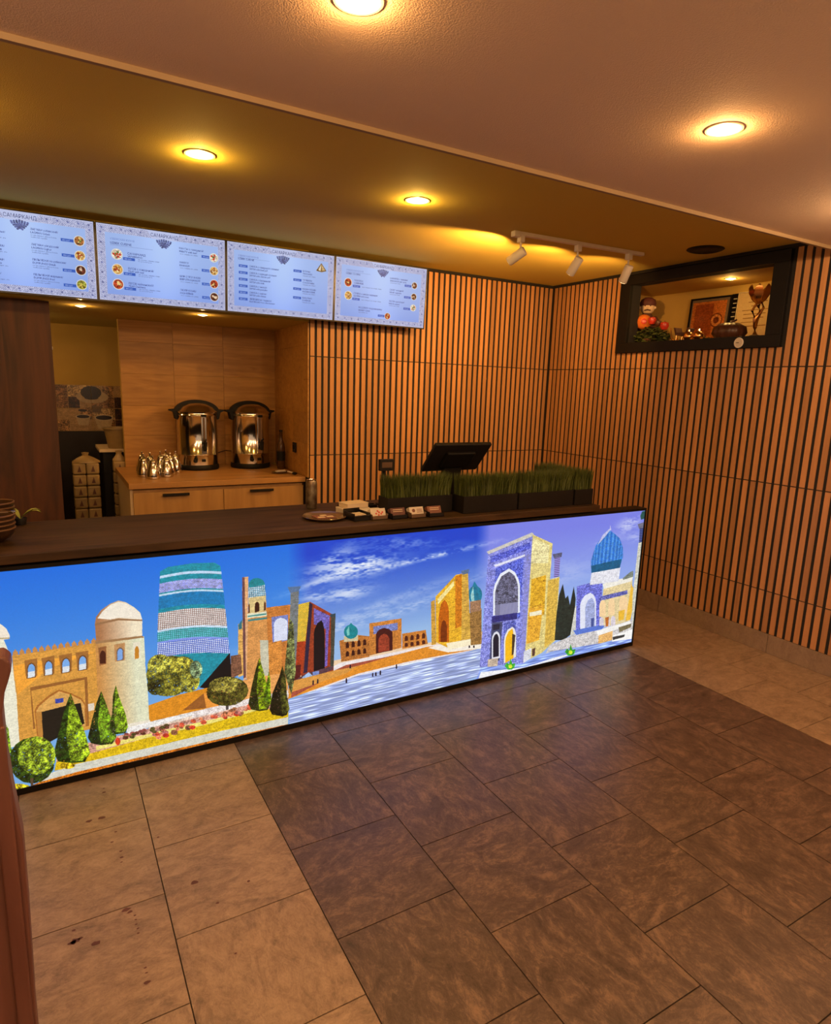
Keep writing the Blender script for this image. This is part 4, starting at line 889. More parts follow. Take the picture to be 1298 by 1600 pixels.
fbar('top_rail', 2.590, 4.022, 2.645, 2.720); fbar('bottom_rail', 2.590, 4.022, 2.10, 2.181); fbar('side_rail', 2.590, 2.700, 2.181, 2.645); fbar('side_rail', 3.913, 4.022, 2.181, 2.645)
dc = thing('thermometer', 'small round white dial stuck on the lower frame of the niche', 'thermometer', (XR - .030, 2.88, 2.137), (0, -PI / 2, 0))
MB().lathe([(.034, 0), (.036, .006), (.030, .009), (.029, .006)], 24).obj('case', 'white', dc, smooth=True)
MB().lathe([(.028, .0065), (.001, .0068)], 20, caps=False).obj('dial', 'card', dc)
MB().box(-.002, .002, -.003, .018, .007, .008).obj('pointer', 'blackm', dc)
ZN = oz0
fg = thing('figurine', 'little man figurine in a maroon cap hugging an orange melon', 'figurine', (4.63, 4.03, ZN), .72); fg.scale = (1.18, 1.18, 1.12)
MB().lathe([(.060, 0), (.068, .05), (.060, .13), (.050, .20), (.030, .245), (.022, .26)], 18, sy=1.1).obj('body', 'robe', fg, smooth=True)
hd = MB().ball(0, 0, .295, .052, 18, sz=1.05).ball(-.048, 0, .288, .010, 8).ball(-.004, .050, .292, .012, 8).ball(-.004, -.050, .292, .012, 8).obj('head', 'skin', fg, smooth=True)

for s in (-.018, .018): MB().ball(-.046, s, .303, .006, 8).obj('eye', 'robe', hd, smooth=True)
MB().tube([(-.047, -.022, .268), (-.052, 0, .272), (-.047, .022, .268)], .005, 6).obj('moustache', 'robe', hd, smooth=True)
MB().lathe([(.055, .305), (.060, .325), (.050, .352), (.025, .368), (.002, .372)], 18).obj('cap', 'cap', fg, smooth=True)
for s in (-1, 1): MB().tube([(.0, s * .052, .215), (-.035, s * .080, .165), (-.080, s * .060, .135), (-.105, s * .02, .14)], [.022, .022, .018, .014], 8).obj('arm', 'robe', fg, smooth=True)
ml = thing('orange_melon', 'round orange melon held by the little figurine', 'melon', (4.455, 3.905, ZN + .185), .72); ml.scale = (1.2, 1.2, 1.2)
MB().ball(0, 0, 0, .055, 18, sz=.95).obj('rind', 'orange', ml, smooth=True); MB().lathe([(.018, -.0), (.019, .004), (.010, .006)], 14).obj('flower_scar', 'red', ml, (-.053, 0, 0), (0, -PI / 2, 0))
def leaves(nm, label, cat, loc, sx, sy, sz, n, m, size=.022, kind='stuff'):
    b = MB()
    for i in range(n):
        a = random.uniform(0, 2 * PI); r = random.random() ** .5; h = random.random()
        c = Vector((sx * r * math.cos(a), sy * r * math.sin(a), sz * h * (1 - .6 * r) + .004)); s = size * random.uniform(.7, 1.2)
        R = Matrix.Rotation(random.uniform(0, 6.3), 3, 'Z') @ Matrix.Rotation(random.uniform(-.9, .9), 3, 'X')
        k = len(b.v)
        for p in ((-1, 0, 0), (-.3, .6, .25), (.9, .15, .05), (1.0, 0, 0), (.9, -.15, .05), (-.3, -.6, .25)): b.v.append(tuple(c + R @ Vector(p) * s))
        b.f += [(k, k + 1, k + 5), (k + 1, k + 2, k + 4, k + 5), (k + 2, k + 3, k + 4)]
    t = thing(nm, label, cat, loc)
    b.obj('foliage', m, t, kind='stuff'); return t
gl = leaves('artificial_greenery', 'dark green artificial leaves in front of the figurine', 'greenery', (4.435, 3.80, ZN), .075, .19, .15, 520, 'green', .026)
MB().lathe([(.06, 0), (.075, .03), (.07, .04)], 14).obj('pot', 'robe', gl, smooth=True)
for i, (y, z, r, m, l) in enumerate(((3.80, .190, .034, 'red', 'shiny red apple on the leaves beside the melon'), (3.67, .140, .036, 'red', 'red apple low on the leaves, nearer the wicker sleigh'), (3.735, .165, .026, 'pumpkin', 'dark plum between the two red apples'))):
    a = thing('apple' if m == 'red' else 'plum', l, 'fruit', (4.435, y, ZN + z))
    MB().lathe([(.003, -r * .8), (r * .6, -r * .92), (r, -r * .1), (r * .85, r * .6), (r * .3, r * .8), (.002, r * .62)], 16, caps=False).obj('flesh', m, a, smooth=True); MB().tube([(0, 0, r * .6), (.004, .003, r * 1.1)], .002, 5).obj('stem', 'robe', a)
# gilded sleigh, baubles, gourd
sg = thing('sleigh_ornament', 'small gilded open sleigh ornament right of the red fruit', 'ornament', (4.46, 3.50, ZN)); sg.scale = (1.1, .9, 1.35)
for s in (-.03, .03): MB().tube([(s, .11, .085), (s, .095, .03), (s, .06, .008), (s, -.06, .008), (s, -.085, .02), (s, -.095, .045)], .005, 6).obj('runner', 'gold', sg, smooth=True)
MB().prism([(-.06, .04), (.05, .04), (.075, .085), (.055, .085), (.04, .055), (-.05, .055), (-.07, .080), (-.08, .075)], -.035, .035, 'x').obj('seat', 'robe', sg)
for y in (-.04, .04):
    for x_ in (-.03, .03): MB().tube([(x_, y, .008), (x_, y, .045)], .004, 6).obj('strut', 'gold', sg)
for y, l in ((3.41, 'gold bauble beside the gilded sleigh'), (3.32, 'gold bauble touching the dark ribbed gourd')):
    bb = thing('bauble', l, 'bauble', (4.41, y, ZN)); bb.scale = (1.5, 1.5, 1.5); MB().ball(0, 0, .026, .026, 14).obj('globe', 'gold', bb, smooth=True); MB().lathe([(.007, .05), (.007, .060), (.003, .062)], 10).obj('cap', 'steel', bb)
leaves('moss_clump', 'grey-green moss clump between the two gold baubles', 'greenery', (4.53, 3.37, ZN), .05, .05, .06, 120, 'green', .014)
gd = thing('gourd', 'dark brown ribbed gourd lying in front of the certificate', 'gourd', (4.52, 3.14, ZN))
MB().lathe([(.02, .002), (.085, .012), (.115, .055), (.105, .10), (.06, .128), (.01, .118)], 48, rib=(12, .05), sy=1.05).obj('shell', 'pumpkin', gd, smooth=True); MB().tube([(0, 0, .118), (0, -.02, .14), (0, -.05, .15)], [.012, .009, .007], 8).obj('stem', 'robe', gd, smooth=True)
cup = thing('trophy', 'tall gold trophy cup with an open petal bowl', 'trophy', (4.60, 2.985, ZN)); cup.scale = (1.25, 1.25, 1.08)
MB().lathe([(.042, 0), (.042, .018), (.034, .022), (.030, .034), (.014, .04)], 20).obj('base', 'pumpkin', cup, smooth=True)
MB().tube([(0, 0, .036), (.008, .010, .09), (-.006, .002, .14), (.006, -.014, .19), (0, .004, .235)], [.016, .011, .017, .010, .013], 10).obj('stem', 'gold', cup, smooth=True)
MB().tube([(.0, -.012, .17), (.0, -.034, .215), (.0, -.014, .262)], .007, 6).obj('arm', 'gold', cup, smooth=True); MB().tube([(.0, .012, .15), (.0, .036, .20), (.0, .012, .25)], .007, 6).obj('arm', 'gold', cup, smooth=True)
for i in range(7):
    a = 2 * PI * i / 7; ca, sa = math.cos(a), math.sin(a); b = MB()
    for j, (r, z, w) in enumerate(((.012, .242, .008), (.034, .268, .020), (.052, .305, .026), (.060, .345, .018), (.058, .365, .003))):
        for s in (-1, 1):
            for th in (0, .003): b.v.append(((r - th) * ca - s * w * sa, (r - th) * sa + s * w * ca, z))
        if j:
            k = len(b.v) - 8; b.f += [(k, k + 4, k + 6, k + 2), (k + 1, k + 3, k + 7, k + 5), (k, k + 1, k + 5, k + 4), (k + 2, k + 6, k + 7, k + 3)]
    b.obj('petal', 'gold', cup, smooth=True)
def framed(label, y0, y1, z0, z1, fm, build, x=4.93, bw=.014, cat='picture', nm='framed_certificate', tilt=.06):
    t = thing(nm, label, cat, (x, y1, z0), (0, tilt, 0)); w = y1 - y0; h = z1 - z0
    MB().box(0, .016, -w, 0, 0, bw).box(0, .016, -w, 0, h - bw, h).box(0, .016, -bw, 0, bw, h - bw).box(0, .016, -w, -w + bw, bw, h - bw).obj('frame', fm, t)
    B(.016, .020, -w, 0, 0, h).obj('backing', 'blackm', t)
    c = Canvas(w, h, 700); build(c, w, h); p = picture('print', image_mat('print_' + nm, c.image('print'), 1, False, .15), w - .01, h - .01, t, (.010, -.005, .005), (0, 0, -PI / 2)); return t
def diploma(c, w, h):
    c.rect((120, 100, 80), 0, 0, w, h, .1); c.rect((190, 110, 50), .02, .03, w - .04, h - .05, .3); c.rect((150, 75, 35), .05, .05, w - .16, h - .08, .3); c.disc((120, 60, 30), w - .12, h * .48, .060, .3); c.disc((200, 130, 70), w - .12, h * .48, .050, .5); c.disc((110, 55, 30), w - .12, h * .48, .028, .5)
    c.text('ДИПЛОМ', .035, h - .09, .026, (225, 190, 140)); c.rect((230, 200, 160), .035, h - .075, .13, h - .071); c.rect((60, 45, 35), 0, h - .06, w, h, .2)
def binder(c, w, h):
    c.rect((8, 8, 10), 0, 0, w, h)
    for i in range(7): c.rect((190, 180, 160), .004, .03 + i * .036, w - .008, .037 + i * .036)
def certif(c, w, h):
    c.rect((196, 168, 126), 0, 0, w, h, .05)
    for i, (a, b) in enumerate(((.35, .8), (.3, .85), (.4, .75), (.15, .9), (.2, .85), (.2, .8), (.15, .6), (.25, .9))): c.rect((130, 95, 60), w * a, .045 + i * .032, w * b, .051 + i * .032, .2)
def darkp(c, w, h):
    c.rect((26, 20, 18), 0, 0, w, h, .2); c.rect((70, 60, 55), .04, .03, w - .02, .036); c.rect((70, 60, 55), .04, .05, w - .02, .056)
    c.disc((90, 45, 25), w * .5, h * .55, .045, .6); c.rect((110, 60, 30), w * .3, h * .5, w * .6, h * .8, .5)
framed('black-framed orange diploma behind the moss on the niche wall', 3.455, 3.845, ZN + .01, 2.590, 'black', diploma)
framed('narrow black ring-binder spine between the diploma and certificate', 3.400, 3.452, ZN + .01, 2.592, 'black', binder, bw=.002, nm='ring_binder', cat='binder')
framed('cream certificate behind the gourd and trophy', 3.10, 3.398, ZN + .01, 2.598, 'paper', certif, bw=.004, nm='certificate')
framed('dark framed picture at the right end of the niche, behind the trophy', 2.78, 3.09, ZN + .01, 2.52, 'black', darkp, nm='dark_picture')

# ============================================================ CABINET IN THE NICHE
CT = 1.0
cab = thing('cabinet', 'low oak cabinet with dark bar handles under the tea urns', 'cabinet', (.5, 4.99, 0))
B(.018, 1.32, .02, .93, .0, .945).obj('carcass', 'cabinet', cab)
B(0, .018, .02, .93, 0, .95).obj('side_panel', 'cabside', cab)
for a, b in ((.020, .668), (.672, 1.320)):
    d = B(a, b, 0, .019, .56, .925).obj('drawer', 'cabinet', cab, bevel=.001)
    hx = (a + b) / 2 - .03
    MB().box(hx - .095, hx + .095, -.030, -.018, .896, .914).box(hx - .085, hx - .075, -.021, 0, .900, .910).box(hx + .075, hx + .085, -.021, 0, .900, .910).obj('handle', 'blackm', d)
for a, b in ((.020, .668), (.672, 1.320)): B(a, b, 0, .019, .02, .556).obj('door', 'cabinet', cab, bevel=.001)
MB().box(.49, 1.833, 4.965, NB - .014, .958, CT).obj('countertop', 'cabtop', None, bevel=.002, label='light oak cabinet top carrying the tea urns', category='countertop')

def urn(x, y, label, rot=0):
    t = thing('tea_urn', label, 'urn', (x, y, CT), rot, 'steel tea urns on the oak cabinet')
    R = .165
    MB().lathe([(R + .004, 0), (R + .010, .012), (R + .006, .040), (R, .045)], 40).obj('base', 'black', t, smooth=True)
    MB().lathe([(R, .045), (R, .125), (R + .003, .128), (R + .003, .134), (R, .137), (R, .455), (R + .003, .458), (R + .003, .464), (R, .467), (R, .482)], 48).obj('barrel', 'steel', t, smooth=True)
    MB().lathe([(R + .006, .482), (R + .008, .492), (R - .004, .500), (R - .03, .530), (.09, .556), (.03, .568), (.001, .570)], 48, caps=False).obj('lid', 'steel2', t, smooth=True)
    # arched black handle over the lid with side lugs
    arc = MB(); n = 16; prev = None
    for i in range(n + 1):
        a = PI * i / n; cx_, cz_ = (R + .022) * math.cos(a), .490 + .100 * math.sin(a); th = .022 + .006 * math.sin(a)
        arc.v += [(cx_, -.020, cz_), (cx_, .020, cz_), (cx_ * .86, .020, cz_ - th - .008), (cx_ * .86, -.020, cz_ - th - .008)]
        if i:
            k = len(arc.v) - 8; arc.f += [(k + j, k + (j + 1) % 4, k + 4 + (j + 1) % 4, k + 4 + j) for j in range(4)]
    arc.f += [(0, 1, 2, 3), tuple(len(arc.v) - 4 + j for j in (3, 2, 1, 0))]
    arc.obj('lid_handle', 'black', t, smooth=True)
    for s in (-1, 1): MB().prism([(s * (R - .005), .42), (s * (R + .018), .43), (s * (R + .030), .485), (s * (R + .062), .497), (s * (R + .060), .508), (s * (R + .02), .512), (s * (R - .005), .500)], -.03, .03).obj('side_handle', 'black', t, bevel=.003)
    MB().box(-.002, .042, -R - .012, -R + .004, .140, .455).box(.0, .040, -R - .02, -R + .004, .445, .475).obj('gauge_mount', 'steel2', t, bevel=.003)
    MB().tube([(.02, -R - .016, .20), (.02, -R - .016, .445)], .007, 8).obj('sight_glass', 'dish', t, smooth=True)
    MB().box(.0, .040, -R - .026, -R + .0, .452, .474).obj('gauge_cap', 'black', t, bevel=.003)
    tp = MB().tube([(.02, -R + .002, .215), (.02, -R - .045, .215)], .016, 12).tube([(.02, -R - .045, .245), (.02, -R - .045, .170)], [.018, .014], 12).obj('tap', 'black', t, smooth=True)
    MB().tube([(.02, -R - .045, .240), (.02, -R - .050, .262), (.02, -R - .075, .268)], .008, 8).obj('tap_lever', 'black', tp, smooth=True)
    MB().lathe([(.017, -.004), (.017, .012), (.012, .018)], 16).obj('thermostat_knob', 'black', t, (-.055, -R - .001, .085), (PI / 2, 0, 0))
    MB().box(-.002, .030, -R - .004, -R + .004, .075, .095).obj('power_switch', 'black', t)
    return t
urn(1.128, 5.715, 'left stainless tea urn, beside the steel pots'); urn(1.585, 5.715, 'right stainless tea urn, next to the bottle', .12)
def pot(x, y, rot, label):
    t = thing('steel_pot', label, 'teapot', (x, y, CT), rot, 'small steel pots on the cabinet'); t.scale = (1.1, 1.1, 1.12)
    MB().lathe([(.040, 0), (.046, .004), (.047, .018), (.041, .055), (.030, .088), (.022, .108), (.023, .112)], 18).obj('body', 'steel', t, smooth=True)
    MB().lathe([(.024, .112), (.022, .122), (.010, .134), (.004, .138), (.004, .146), (.008, .152), (.007, .158), (.001, .162)], 16).obj('lid', 'steel', t, smooth=True)
    MB().tube([(.030, 0, .030), (.052, 0, .060), (.058, 0, .095), (.070, 0, .112)], [.010, .008, .006, .005], 8).obj('spout', 'steel', t, smooth=True)
    MB().tube([(-.026, 0, .098), (-.056, 0, .096), (-.062, 0, .060), (-.043, 0, .022)], .004, 8).obj('handle', 'steel', t, smooth=True)
    return t
spots = [(.690, 5.19), (.640, 5.33), (.700, 5.42), (.655, 5.53), (.800, 5.27), (.845, 5.38), (.790, 5.50), (.850, 5.62), (.905, 5.50)]
lb_ = ['steel pot frontmost of the left cluster on the cabinet', 'second steel pot behind the frontmost one, left cluster', 'third steel pot back in the left cluster', 'rearmost steel pot of the left cluster', 'frontmost steel pot of the right cluster', 'second steel pot of the right cluster, nearest the left urn', 'middle steel pot of the right cluster', 'rearmost steel pot of the right cluster by the wall', 'steel pot touching the left tea urn']
p0 = None
for i, (x, y) in enumerate(spots):
    if i == 0: p0 = pot(x, y, 1.9, lb_[0])
    else: copy_tree(p0, (x, y, CT), lb_[i], 1.6 + .25 * math.sin(i * 2.1))
bt = thing('bottle', 'dark glass bottle with a black label beside the right tea urn', 'bottle', (1.800, 5.50, CT))
MB().lathe([(.030, 0), (.036, .006), (.036, .19), (.030, .225), (.016, .262), (.013, .33), (.015, .332), (.015, .342), (.012, .344)], 24).obj('glass', 'glassy', bt, smooth=True)
MB().lathe([(.0368, .075), (.0368, .16)], 24, caps=False).obj('label', 'black', bt, smooth=True)
MB().lathe([(.0155, .330), (.0155, .346), (.001, .347)], 16, caps=False).obj('cap', 'blackm', bt, smooth=True)
so = thing('wall_socket', 'black wall socket on the oak niche side wall', 'socket', (1.8455, 5.26, 1.215), (0, 0, -.063))
B(-.012, 0, -.042, .042, -.042, .042).obj('plate', 'blackm', so, bevel=.002); MB().lathe([(.020, 0), (.020, .004), (.016, .004), (.016, .001)], 16).obj('outlet', 'black', so, (-.012, 0, 0), (0, -PI / 2, 0))
sd = thing('spoon_rest', 'small dark dish with folded white napkins beside the bottle', 'dish', (1.70, 5.22, CT))
MB().lathe([(.03, 0), (.05, .004), (.075, .014), (.073, .016), (.04, .008), (.001, .007)], 24, caps=False, sy=.7).obj('dish', 'dish', sd, smooth=True)
nk = thing('napkin', 'folded white napkin lying on the small dark dish', 'napkin', (1.70, 5.21, CT + .016), .2); MB().box(-.045, .045, -.016, .016, 0, .007).box(-.040, .040, -.014, .012, .007, .013).obj('cloth', 'card', nk, bevel=.004)
sp = thing('scoop', 'black plastic scoop right of the napkin dish', 'scoop', (1.785, 5.10, CT)); MB().ball(0, 0, .012, .022, 12, sz=.5).obj('bowl', 'blackm', sp, smooth=True); MB().tube([(0, 0, .014), (-.04, .06, .022)], .006, 8).obj('handle', 'white', sp, smooth=True)
cd = thing('power_cord', 'thin black cord along the wall between the two urns', 'cord', (1.36, 5.90, CT)); MB().tube([(-.09, -.06, .12), (-.05, 0, .10), (.0, .03, .115), (.06, .03, .13), (.10, -.05, .13)], .004, 6).obj('cable', 'black', cd, smooth=True)

# ============================================================ KITCHEN BEHIND
spl = thing('printed_splashback', 'kitchen splashback tiles printed with coffee cups and beans', 'splashback', (-.20, 6.985, 1.235))
c = Canvas(.90, .44, 500); c.rect((172, 138, 92), 0, 0, .9, .44, .25)
for i in range(9):
    for j in range(4):
        if random.random() < .75: c.rect(random.choice([(150, 112, 70), (185, 150, 100), (120, 85, 52), (60, 36, 24)]), i * .1 + .002, j * .11 + .002, i * .1 + .098, j * .11 + .108, .9)
def cupd(x, y, r):
    c.poly((190, 165, 125), [(x - r, y), (x + r, y), (x + r * .65, y + r * 1.3), (x - r * .65, y + r * 1.3)], .1); c.disc((200, 178, 140), x, y, r, .05, q=.35); c.disc((40, 22, 15), x, y, r * .85, .3, q=.30)
c.disc((185, 160, 120), .61, .11, .14, .1, q=.45); c.disc((35, 20, 14), .60, .07, .09, .6, q=.7); c.disc((40, 22, 15), .60, .12, .06, .3, q=.3)
cupd(.52, .30, .065); cupd(.70, .31, .085); c.disc((40, 22, 15), .52, .24, .04, .3, q=.3); c.rect((110, 85, 55), .60, .20, .68, .26, .2)
si = image_mat('printed_tiles', c.image('splash'), 1, False, .25)
for i in range(3):
    for j in range(2):
        me = bpy.data.meshes.new('tile'); w, h = .297, .217; me.from_pydata([(0, 0, 0), (w, 0, 0), (w, 0, h), (0, 0, h), (0, .008, 0), (w, .008, 0), (w, .008, h), (0, .008, h)], [], [(0, 1, 2, 3), (0, 4, 5, 1), (1, 5, 6, 2), (2, 6, 7, 3), (3, 7, 4, 0)])
        uv = me.uv_layers.new(name='u'); q = [(i / 3, j / 2), ((i + 1) / 3, j / 2), ((i + 1) / 3, (j + 1) / 2), (i / 3, (j + 1) / 2)] + [(i / 3 + .01, j / 2 + .01)] * 16
        for k in range(20): uv.data[k].uv = q[k]
        me.materials.append(si); inst(me, 'tile', spl, (i * .30, 0, j * .22))
B(-.6, 1.6, 6.97, 7.0, 0, 1.232).obj('wall_kitchen_dado', 'darkvoid', kind='structure')
tb = thing('side_table', 'dark stand with a cream top edge, behind the oak cabinet', 'table', (.385, 6.10, 0))
B(0, .55, 0, .50, 1.115, 1.140).obj('table_top', 'cabside', tb); B(.03, .50, .06, .48, 0, 1.115).obj('cupboard', 'black', tb)
bn = thing('storage_tub', 'cream plastic tub standing on the dark stand', 'tub', (.545, 6.22, 1.14))
MB().lathe([(.075, 0), (.080, .004), (.108, .165), (.122, .168), (.122, .182), (.112, .182), (.078, .012), (.001, .012)], 28, caps=False).obj('tub', 'film', bn, smooth=True)
MB().lathe([(.11, .150), (.05, .154), (.001, .156)], 20, caps=False).obj('contents', 'paper', bn)
def packs(nm, label, loc, cols_, n, h):
    t = thing(nm, label, 'packs', loc); w = .098
    for i in range(cols_):
        for j in range(n):
            o = B(i * (w + .003), i * (w + .003) + w, 0, .10, j * h, j * h + h - .005).obj('pack', 'film', t, bevel=.012)
            MB().prism([(i * (w + .003) + .035, j * h + .02), (i * (w + .003) + .065, j * h + .02), (i * (w + .003) + .052, j * h + .072)], -.0015, .001).obj('print', 'brown2', o)
    W = cols_ * (w + .003)
    MB().lathe([(W * .52, 0), (W * .50, .015), (W * .28, .045), (.02, .062), (.028, .085), (.004, .09)], 14, cx=W / 2, cy=.05, sy=.5, rib=(7, .07)).obj('wrap_knot', 'film', t, (0, 0, n * h - .004), smooth=True)
    return t
packs('wrapped_packs', 'tall plastic-wrapped double stack of packs beside the walnut wall', (.165, 5.90, 0), 2, 11, .0955)
packs('wrapped_packs', 'single wrapped stack of packs half hidden by the oak cabinet', (.478, 5.985, 0), 1, 11, .0955)
hk = thing('wall_hook', 'small cream hook on the edge of the walnut wall', 'hook', (.045, 5.04, 1.93)); MB().lathe([(.012, 0), (.012, .004), (.004, .006), (.004, .02), (.012, .024), (.010, .03)], 12).obj('knob', 'white', hk, (0, 0, 0), (0, PI / 2, 0), smooth=True)
B(-.012, .0, -.015, .015, -.02, .02).obj('backplate', 'white', hk)

# ============================================================ ON THE COUNTERTOP
ZT = 1.0465
def grass(t, w, d, h, n):
    b = MB()
    for i in range(n):
        x = random.uniform(.008, w - .008); y = random.uniform(.008, d - .008); hh = h * random.uniform(.72, 1.05); a = random.uniform(0, 2 * PI); ln = random.uniform(.005, .05)
        ex = (x / w - .5) * .05; ey = (y / d - .5) * .05
        dx, dy = math.cos(a) * ln + ex, math.sin(a) * ln + ey; wx, wy = -math.sin(a) * .0021, math.cos(a) * .0021; k = len(b.v)
        dx = min(max(x + dx, .002), w - .002) - x; dy = min(max(y + dy, .002), d - .002) - y
        b.v += [(x - wx, y - wy, 0), (x + wx, y + wy, 0), (x + dx * .35 - wx * .9, y + dy * .35 - wy * .9, hh * .55), (x + dx * .35 + wx * .9, y + dy * .35 + wy * .9, hh * .55), (x + dx, y + dy, hh)]
        b.f += [(k, k + 1, k + 3, k + 2), (k + 2, k + 3, k + 4)]
    me = bpy.data.meshes.new('grass'); me.from_pydata(b.v, [], b.f); me.materials.append(M['grass']); o = inst(me, 'grass', t, (0, 0, .085)); o['kind'] = 'stuff'
def planter(x0, x1, y0, y1, label, h=.145):
    t = thing('grass_planter', label, 'planter', (x0, y0, ZT), 0, 'grass planters on the counter'); w, d = x1 - x0, y1 - y0
    MB().box(0, w, 0, .006, 0, .10).box(0, w, d - .006, d, 0, .10).box(0, .006, .006, d - .006, 0, .10).box(w - .006, w, .006, d - .006, 0, .10).box(.006, w - .006, .006, d - .006, 0, .006).obj('trough', 'planter', t, bevel=.0015)
    B(.0065, w - .0065, .0065, d - .0065, .0065, .088).obj('soil', 'soil', t)
    grass(t, w, d, h, int(w * d * 62000))
planter(1.600, 2.025, 3.050, 3.165, 'leftmost grass planter, behind the business cards')
planter(2.045, 2.435, 2.960, 3.085, 'grass planter in front of the cash register screen')
planter(2.442, 2.880, 2.952, 3.075, 'grass planter between the register screen planter and the corner one')
planter(2.890, 3.045, 2.945, 3.370, 'corner grass planter running back along the counter end', .150)
pm = thing('register_screen', 'black cash register touch screen tilted back behind the grass', 'screen', (2.02, 3.42, ZT))
th = math.atan2(.155, .17)
def tilt(x0, x1, a0, a1, t0, t1):
    R = Matrix.Rotation(th, 4, 'X'); return MB().box(x0, x1, t0, t1, a0, a1, R)
tilt(-.0, .415, .0, .245, -.02, .006).obj('monitor', 'blackm', pm, (0, -.0, .20), bevel=.006); tilt(.008, .407, .008, .237, .006, .008).obj('glass', 'bezel', pm, (0, 0, .20)); tilt(.10, .31, .06, .19, -.045, -.02).obj('rear_housing', 'black', pm, (0, 0, .20), bevel=.008)
MB().prism([(-.10, 0), (.05, 0), (.05, .012), (-.01, .03), (-.075, .27), (-.10, .265), (-.06, .03), (-.10, .012)], .14, .27, 'x').obj('stand', 'black', pm, (0, .03, 0))
cdp = thing('customer_display', 'small black customer display on a thin pole left of the grass', 'display', (1.765, 3.40, ZT))
MB().box(-.047, .047, -.016, .012, .205, .275).obj('display_head', 'blackm', cdp, bevel=.004); MB().tube([(-.01, 0, .012), (-.01, 0, .21)], .010, 12).obj('pole', 'black', cdp, smooth=True); MB().lathe([(.05, 0), (.05, .008), (.012, .014)], 20, cx=-.01).obj('base', 'black', cdp, smooth=True)
MB().box(-.034, .034, -.018, -.016, .225, .258).obj('display_window', 'dish', cdp)
ky = thing('keyboard', 'flat dark keyboard edge behind the card boxes', 'keyboard', (1.60, 3.36, ZT), .1); MB().box(-.14, .06, -.06, .06, 0, .02).obj('body', 'blackm', ky, bevel=.004)
for i in range(6): MB().box(-.13 + i * .03, -.105 + i * .03, -.045, .045, .02, .026).obj('key_row', 'black', ky)
cn = thing('drink_can', 'tall printed drinks can near the back edge of the countertop', 'can', (1.300, 3.425, ZT))
MB().lathe([(.026, 0), (.0325, .010), (.0325, .150), (.028, .163)], 28).obj('can', 'tin', cn, smooth=True); MB().lathe([(.0285, .163), (.0290, .167), (.027, .167), (.026, .163), (.001, .163)], 28, caps=False).obj('rim', 'steel', cn, smooth=True); MB().box(-.008, .008, -.016, .006, .1635, .1655).obj('tab', 'steel', cn)
sa = thing('change_tray', 'round clear glass change tray near the drinks can', 'tray', (1.262, 3.13, ZT))
MB().lathe([(.08, 0), (.105, .004), (.118, .014), (.115, .016), (.085, .007), (.001, .006)], 36, caps=False).obj('dish', 'dish', sa, smooth=True); MB().box(-.055, .05, -.045, .045, .007, .010).obj('insert', 'brown', sa)
for i, (x, y) in enumerate(((-.025, -.02), (.025, -.015), (0, .022))): MB().box(x - .018, x + .018, y - .010, y + .010, .010, .012).obj('sticker', 'paper', sa)
def cards(x, y, label, m, rot=0.0, logo=None, group='business card holders'):
    t = thing('card_holder', label, 'card holder', (x, y, ZT), rot, group)
    MB().box(-.048, .048, -.030, -.027, 0, .022).box(-.048, .048, -.030, .032, 0, .003).box(-.048, -.045, -.030, .032, 0, .03).box(.045, .048, -.030, .032, 0, .03).obj('tray', 'blackm' if m != 'card' else 'dish', t)
    for i in range(4):
        R = Matrix.Rotation(-.42, 4, 'X'); MB().box(-.044, .044, -.006 + i * .009, .001 + i * .009, .004, .058, R).obj('card_stack', m, t, (0, -.012, 0))
    R = Matrix.Rotation(-.42, 4, 'X')
    if logo == 'berries':
        for (a, b_) in ((-.012, .030), (.006, .036), (.018, .028), (.002, .022), (.026, .036), (-.002, .044)):
            o = MB().lathe([(.0055, 0), (.0045, .001)], 10).obj('berry_print', 'red', t); o.matrix_local = Matrix.Translation((0, -.012, 0)) @ R @ Matrix.Translation((a, -.006, b_)) @ Matrix.Rotation(PI / 2, 4, 'X')
    if logo == 'seal':
        o = MB().lathe([(.010, 0), (.008, .001)], 16).obj('seal_print', 'brown', t); o.matrix_local = Matrix.Translation((0, -.012, 0)) @ R @ Matrix.Translation((-.018, -.006, .038)) @ Matrix.Rotation(PI / 2, 4, 'X')
        for k in range(3):
            o = MB().box(0, .034, -.0008, 0, k * .008, k * .008 + .003).obj('text_line', 'brown', t); o.matrix_local = Matrix.Translation((0, -.012, 0)) @ R @ Matrix.Translation((.002, -.006, .026))
    if logo == 'lines':
        for k in range(2):
            o = MB().box(0, .06, -.0008, 0, k * .010, k * .010 + .003).obj('text_line', 'paper', t); o.matrix_local = Matrix.Translation((0, -.012, 0)) @ R @ Matrix.Translation((-.03, -.006, .036))
cards(1.523, 3.015, 'card holder with white cards printed with red berries', 'card', .0, 'berries'); cards(1.634, 2.995, 'holder of dark red-brown cards between the two white ones', 'brown2', 0, 'lines'); cards(1.745, 2.985, 'holder of white cards with a round brown seal', 'card', 0, 'seal'); cards(1.855, 2.975, 'rightmost holder of brown cards before the grass', 'brown', 0, 'lines')
ch = thing('coin_box', 'open black box holding pale cards left of the berry cards', 'box', (1.415, 3.05, ZT), .12)
MB().box(-.05, .05, -.06, -.055, 0, .030).box(-.05, .05, .055, .06, 0, .05).box(-.05, -.045, -.055, .055, 0, .04).box(.045, .05, -.055, .055, 0, .04).box(-.045, .045, -.055, .055, 0, .004).obj('tray', 'bezel', ch, bevel=.001)
for i in range(3): MB().box(-.036 + i * .025, -.016 + i * .025, -.04, .03, .004, .030).obj('divider_stack', 'paper', ch)
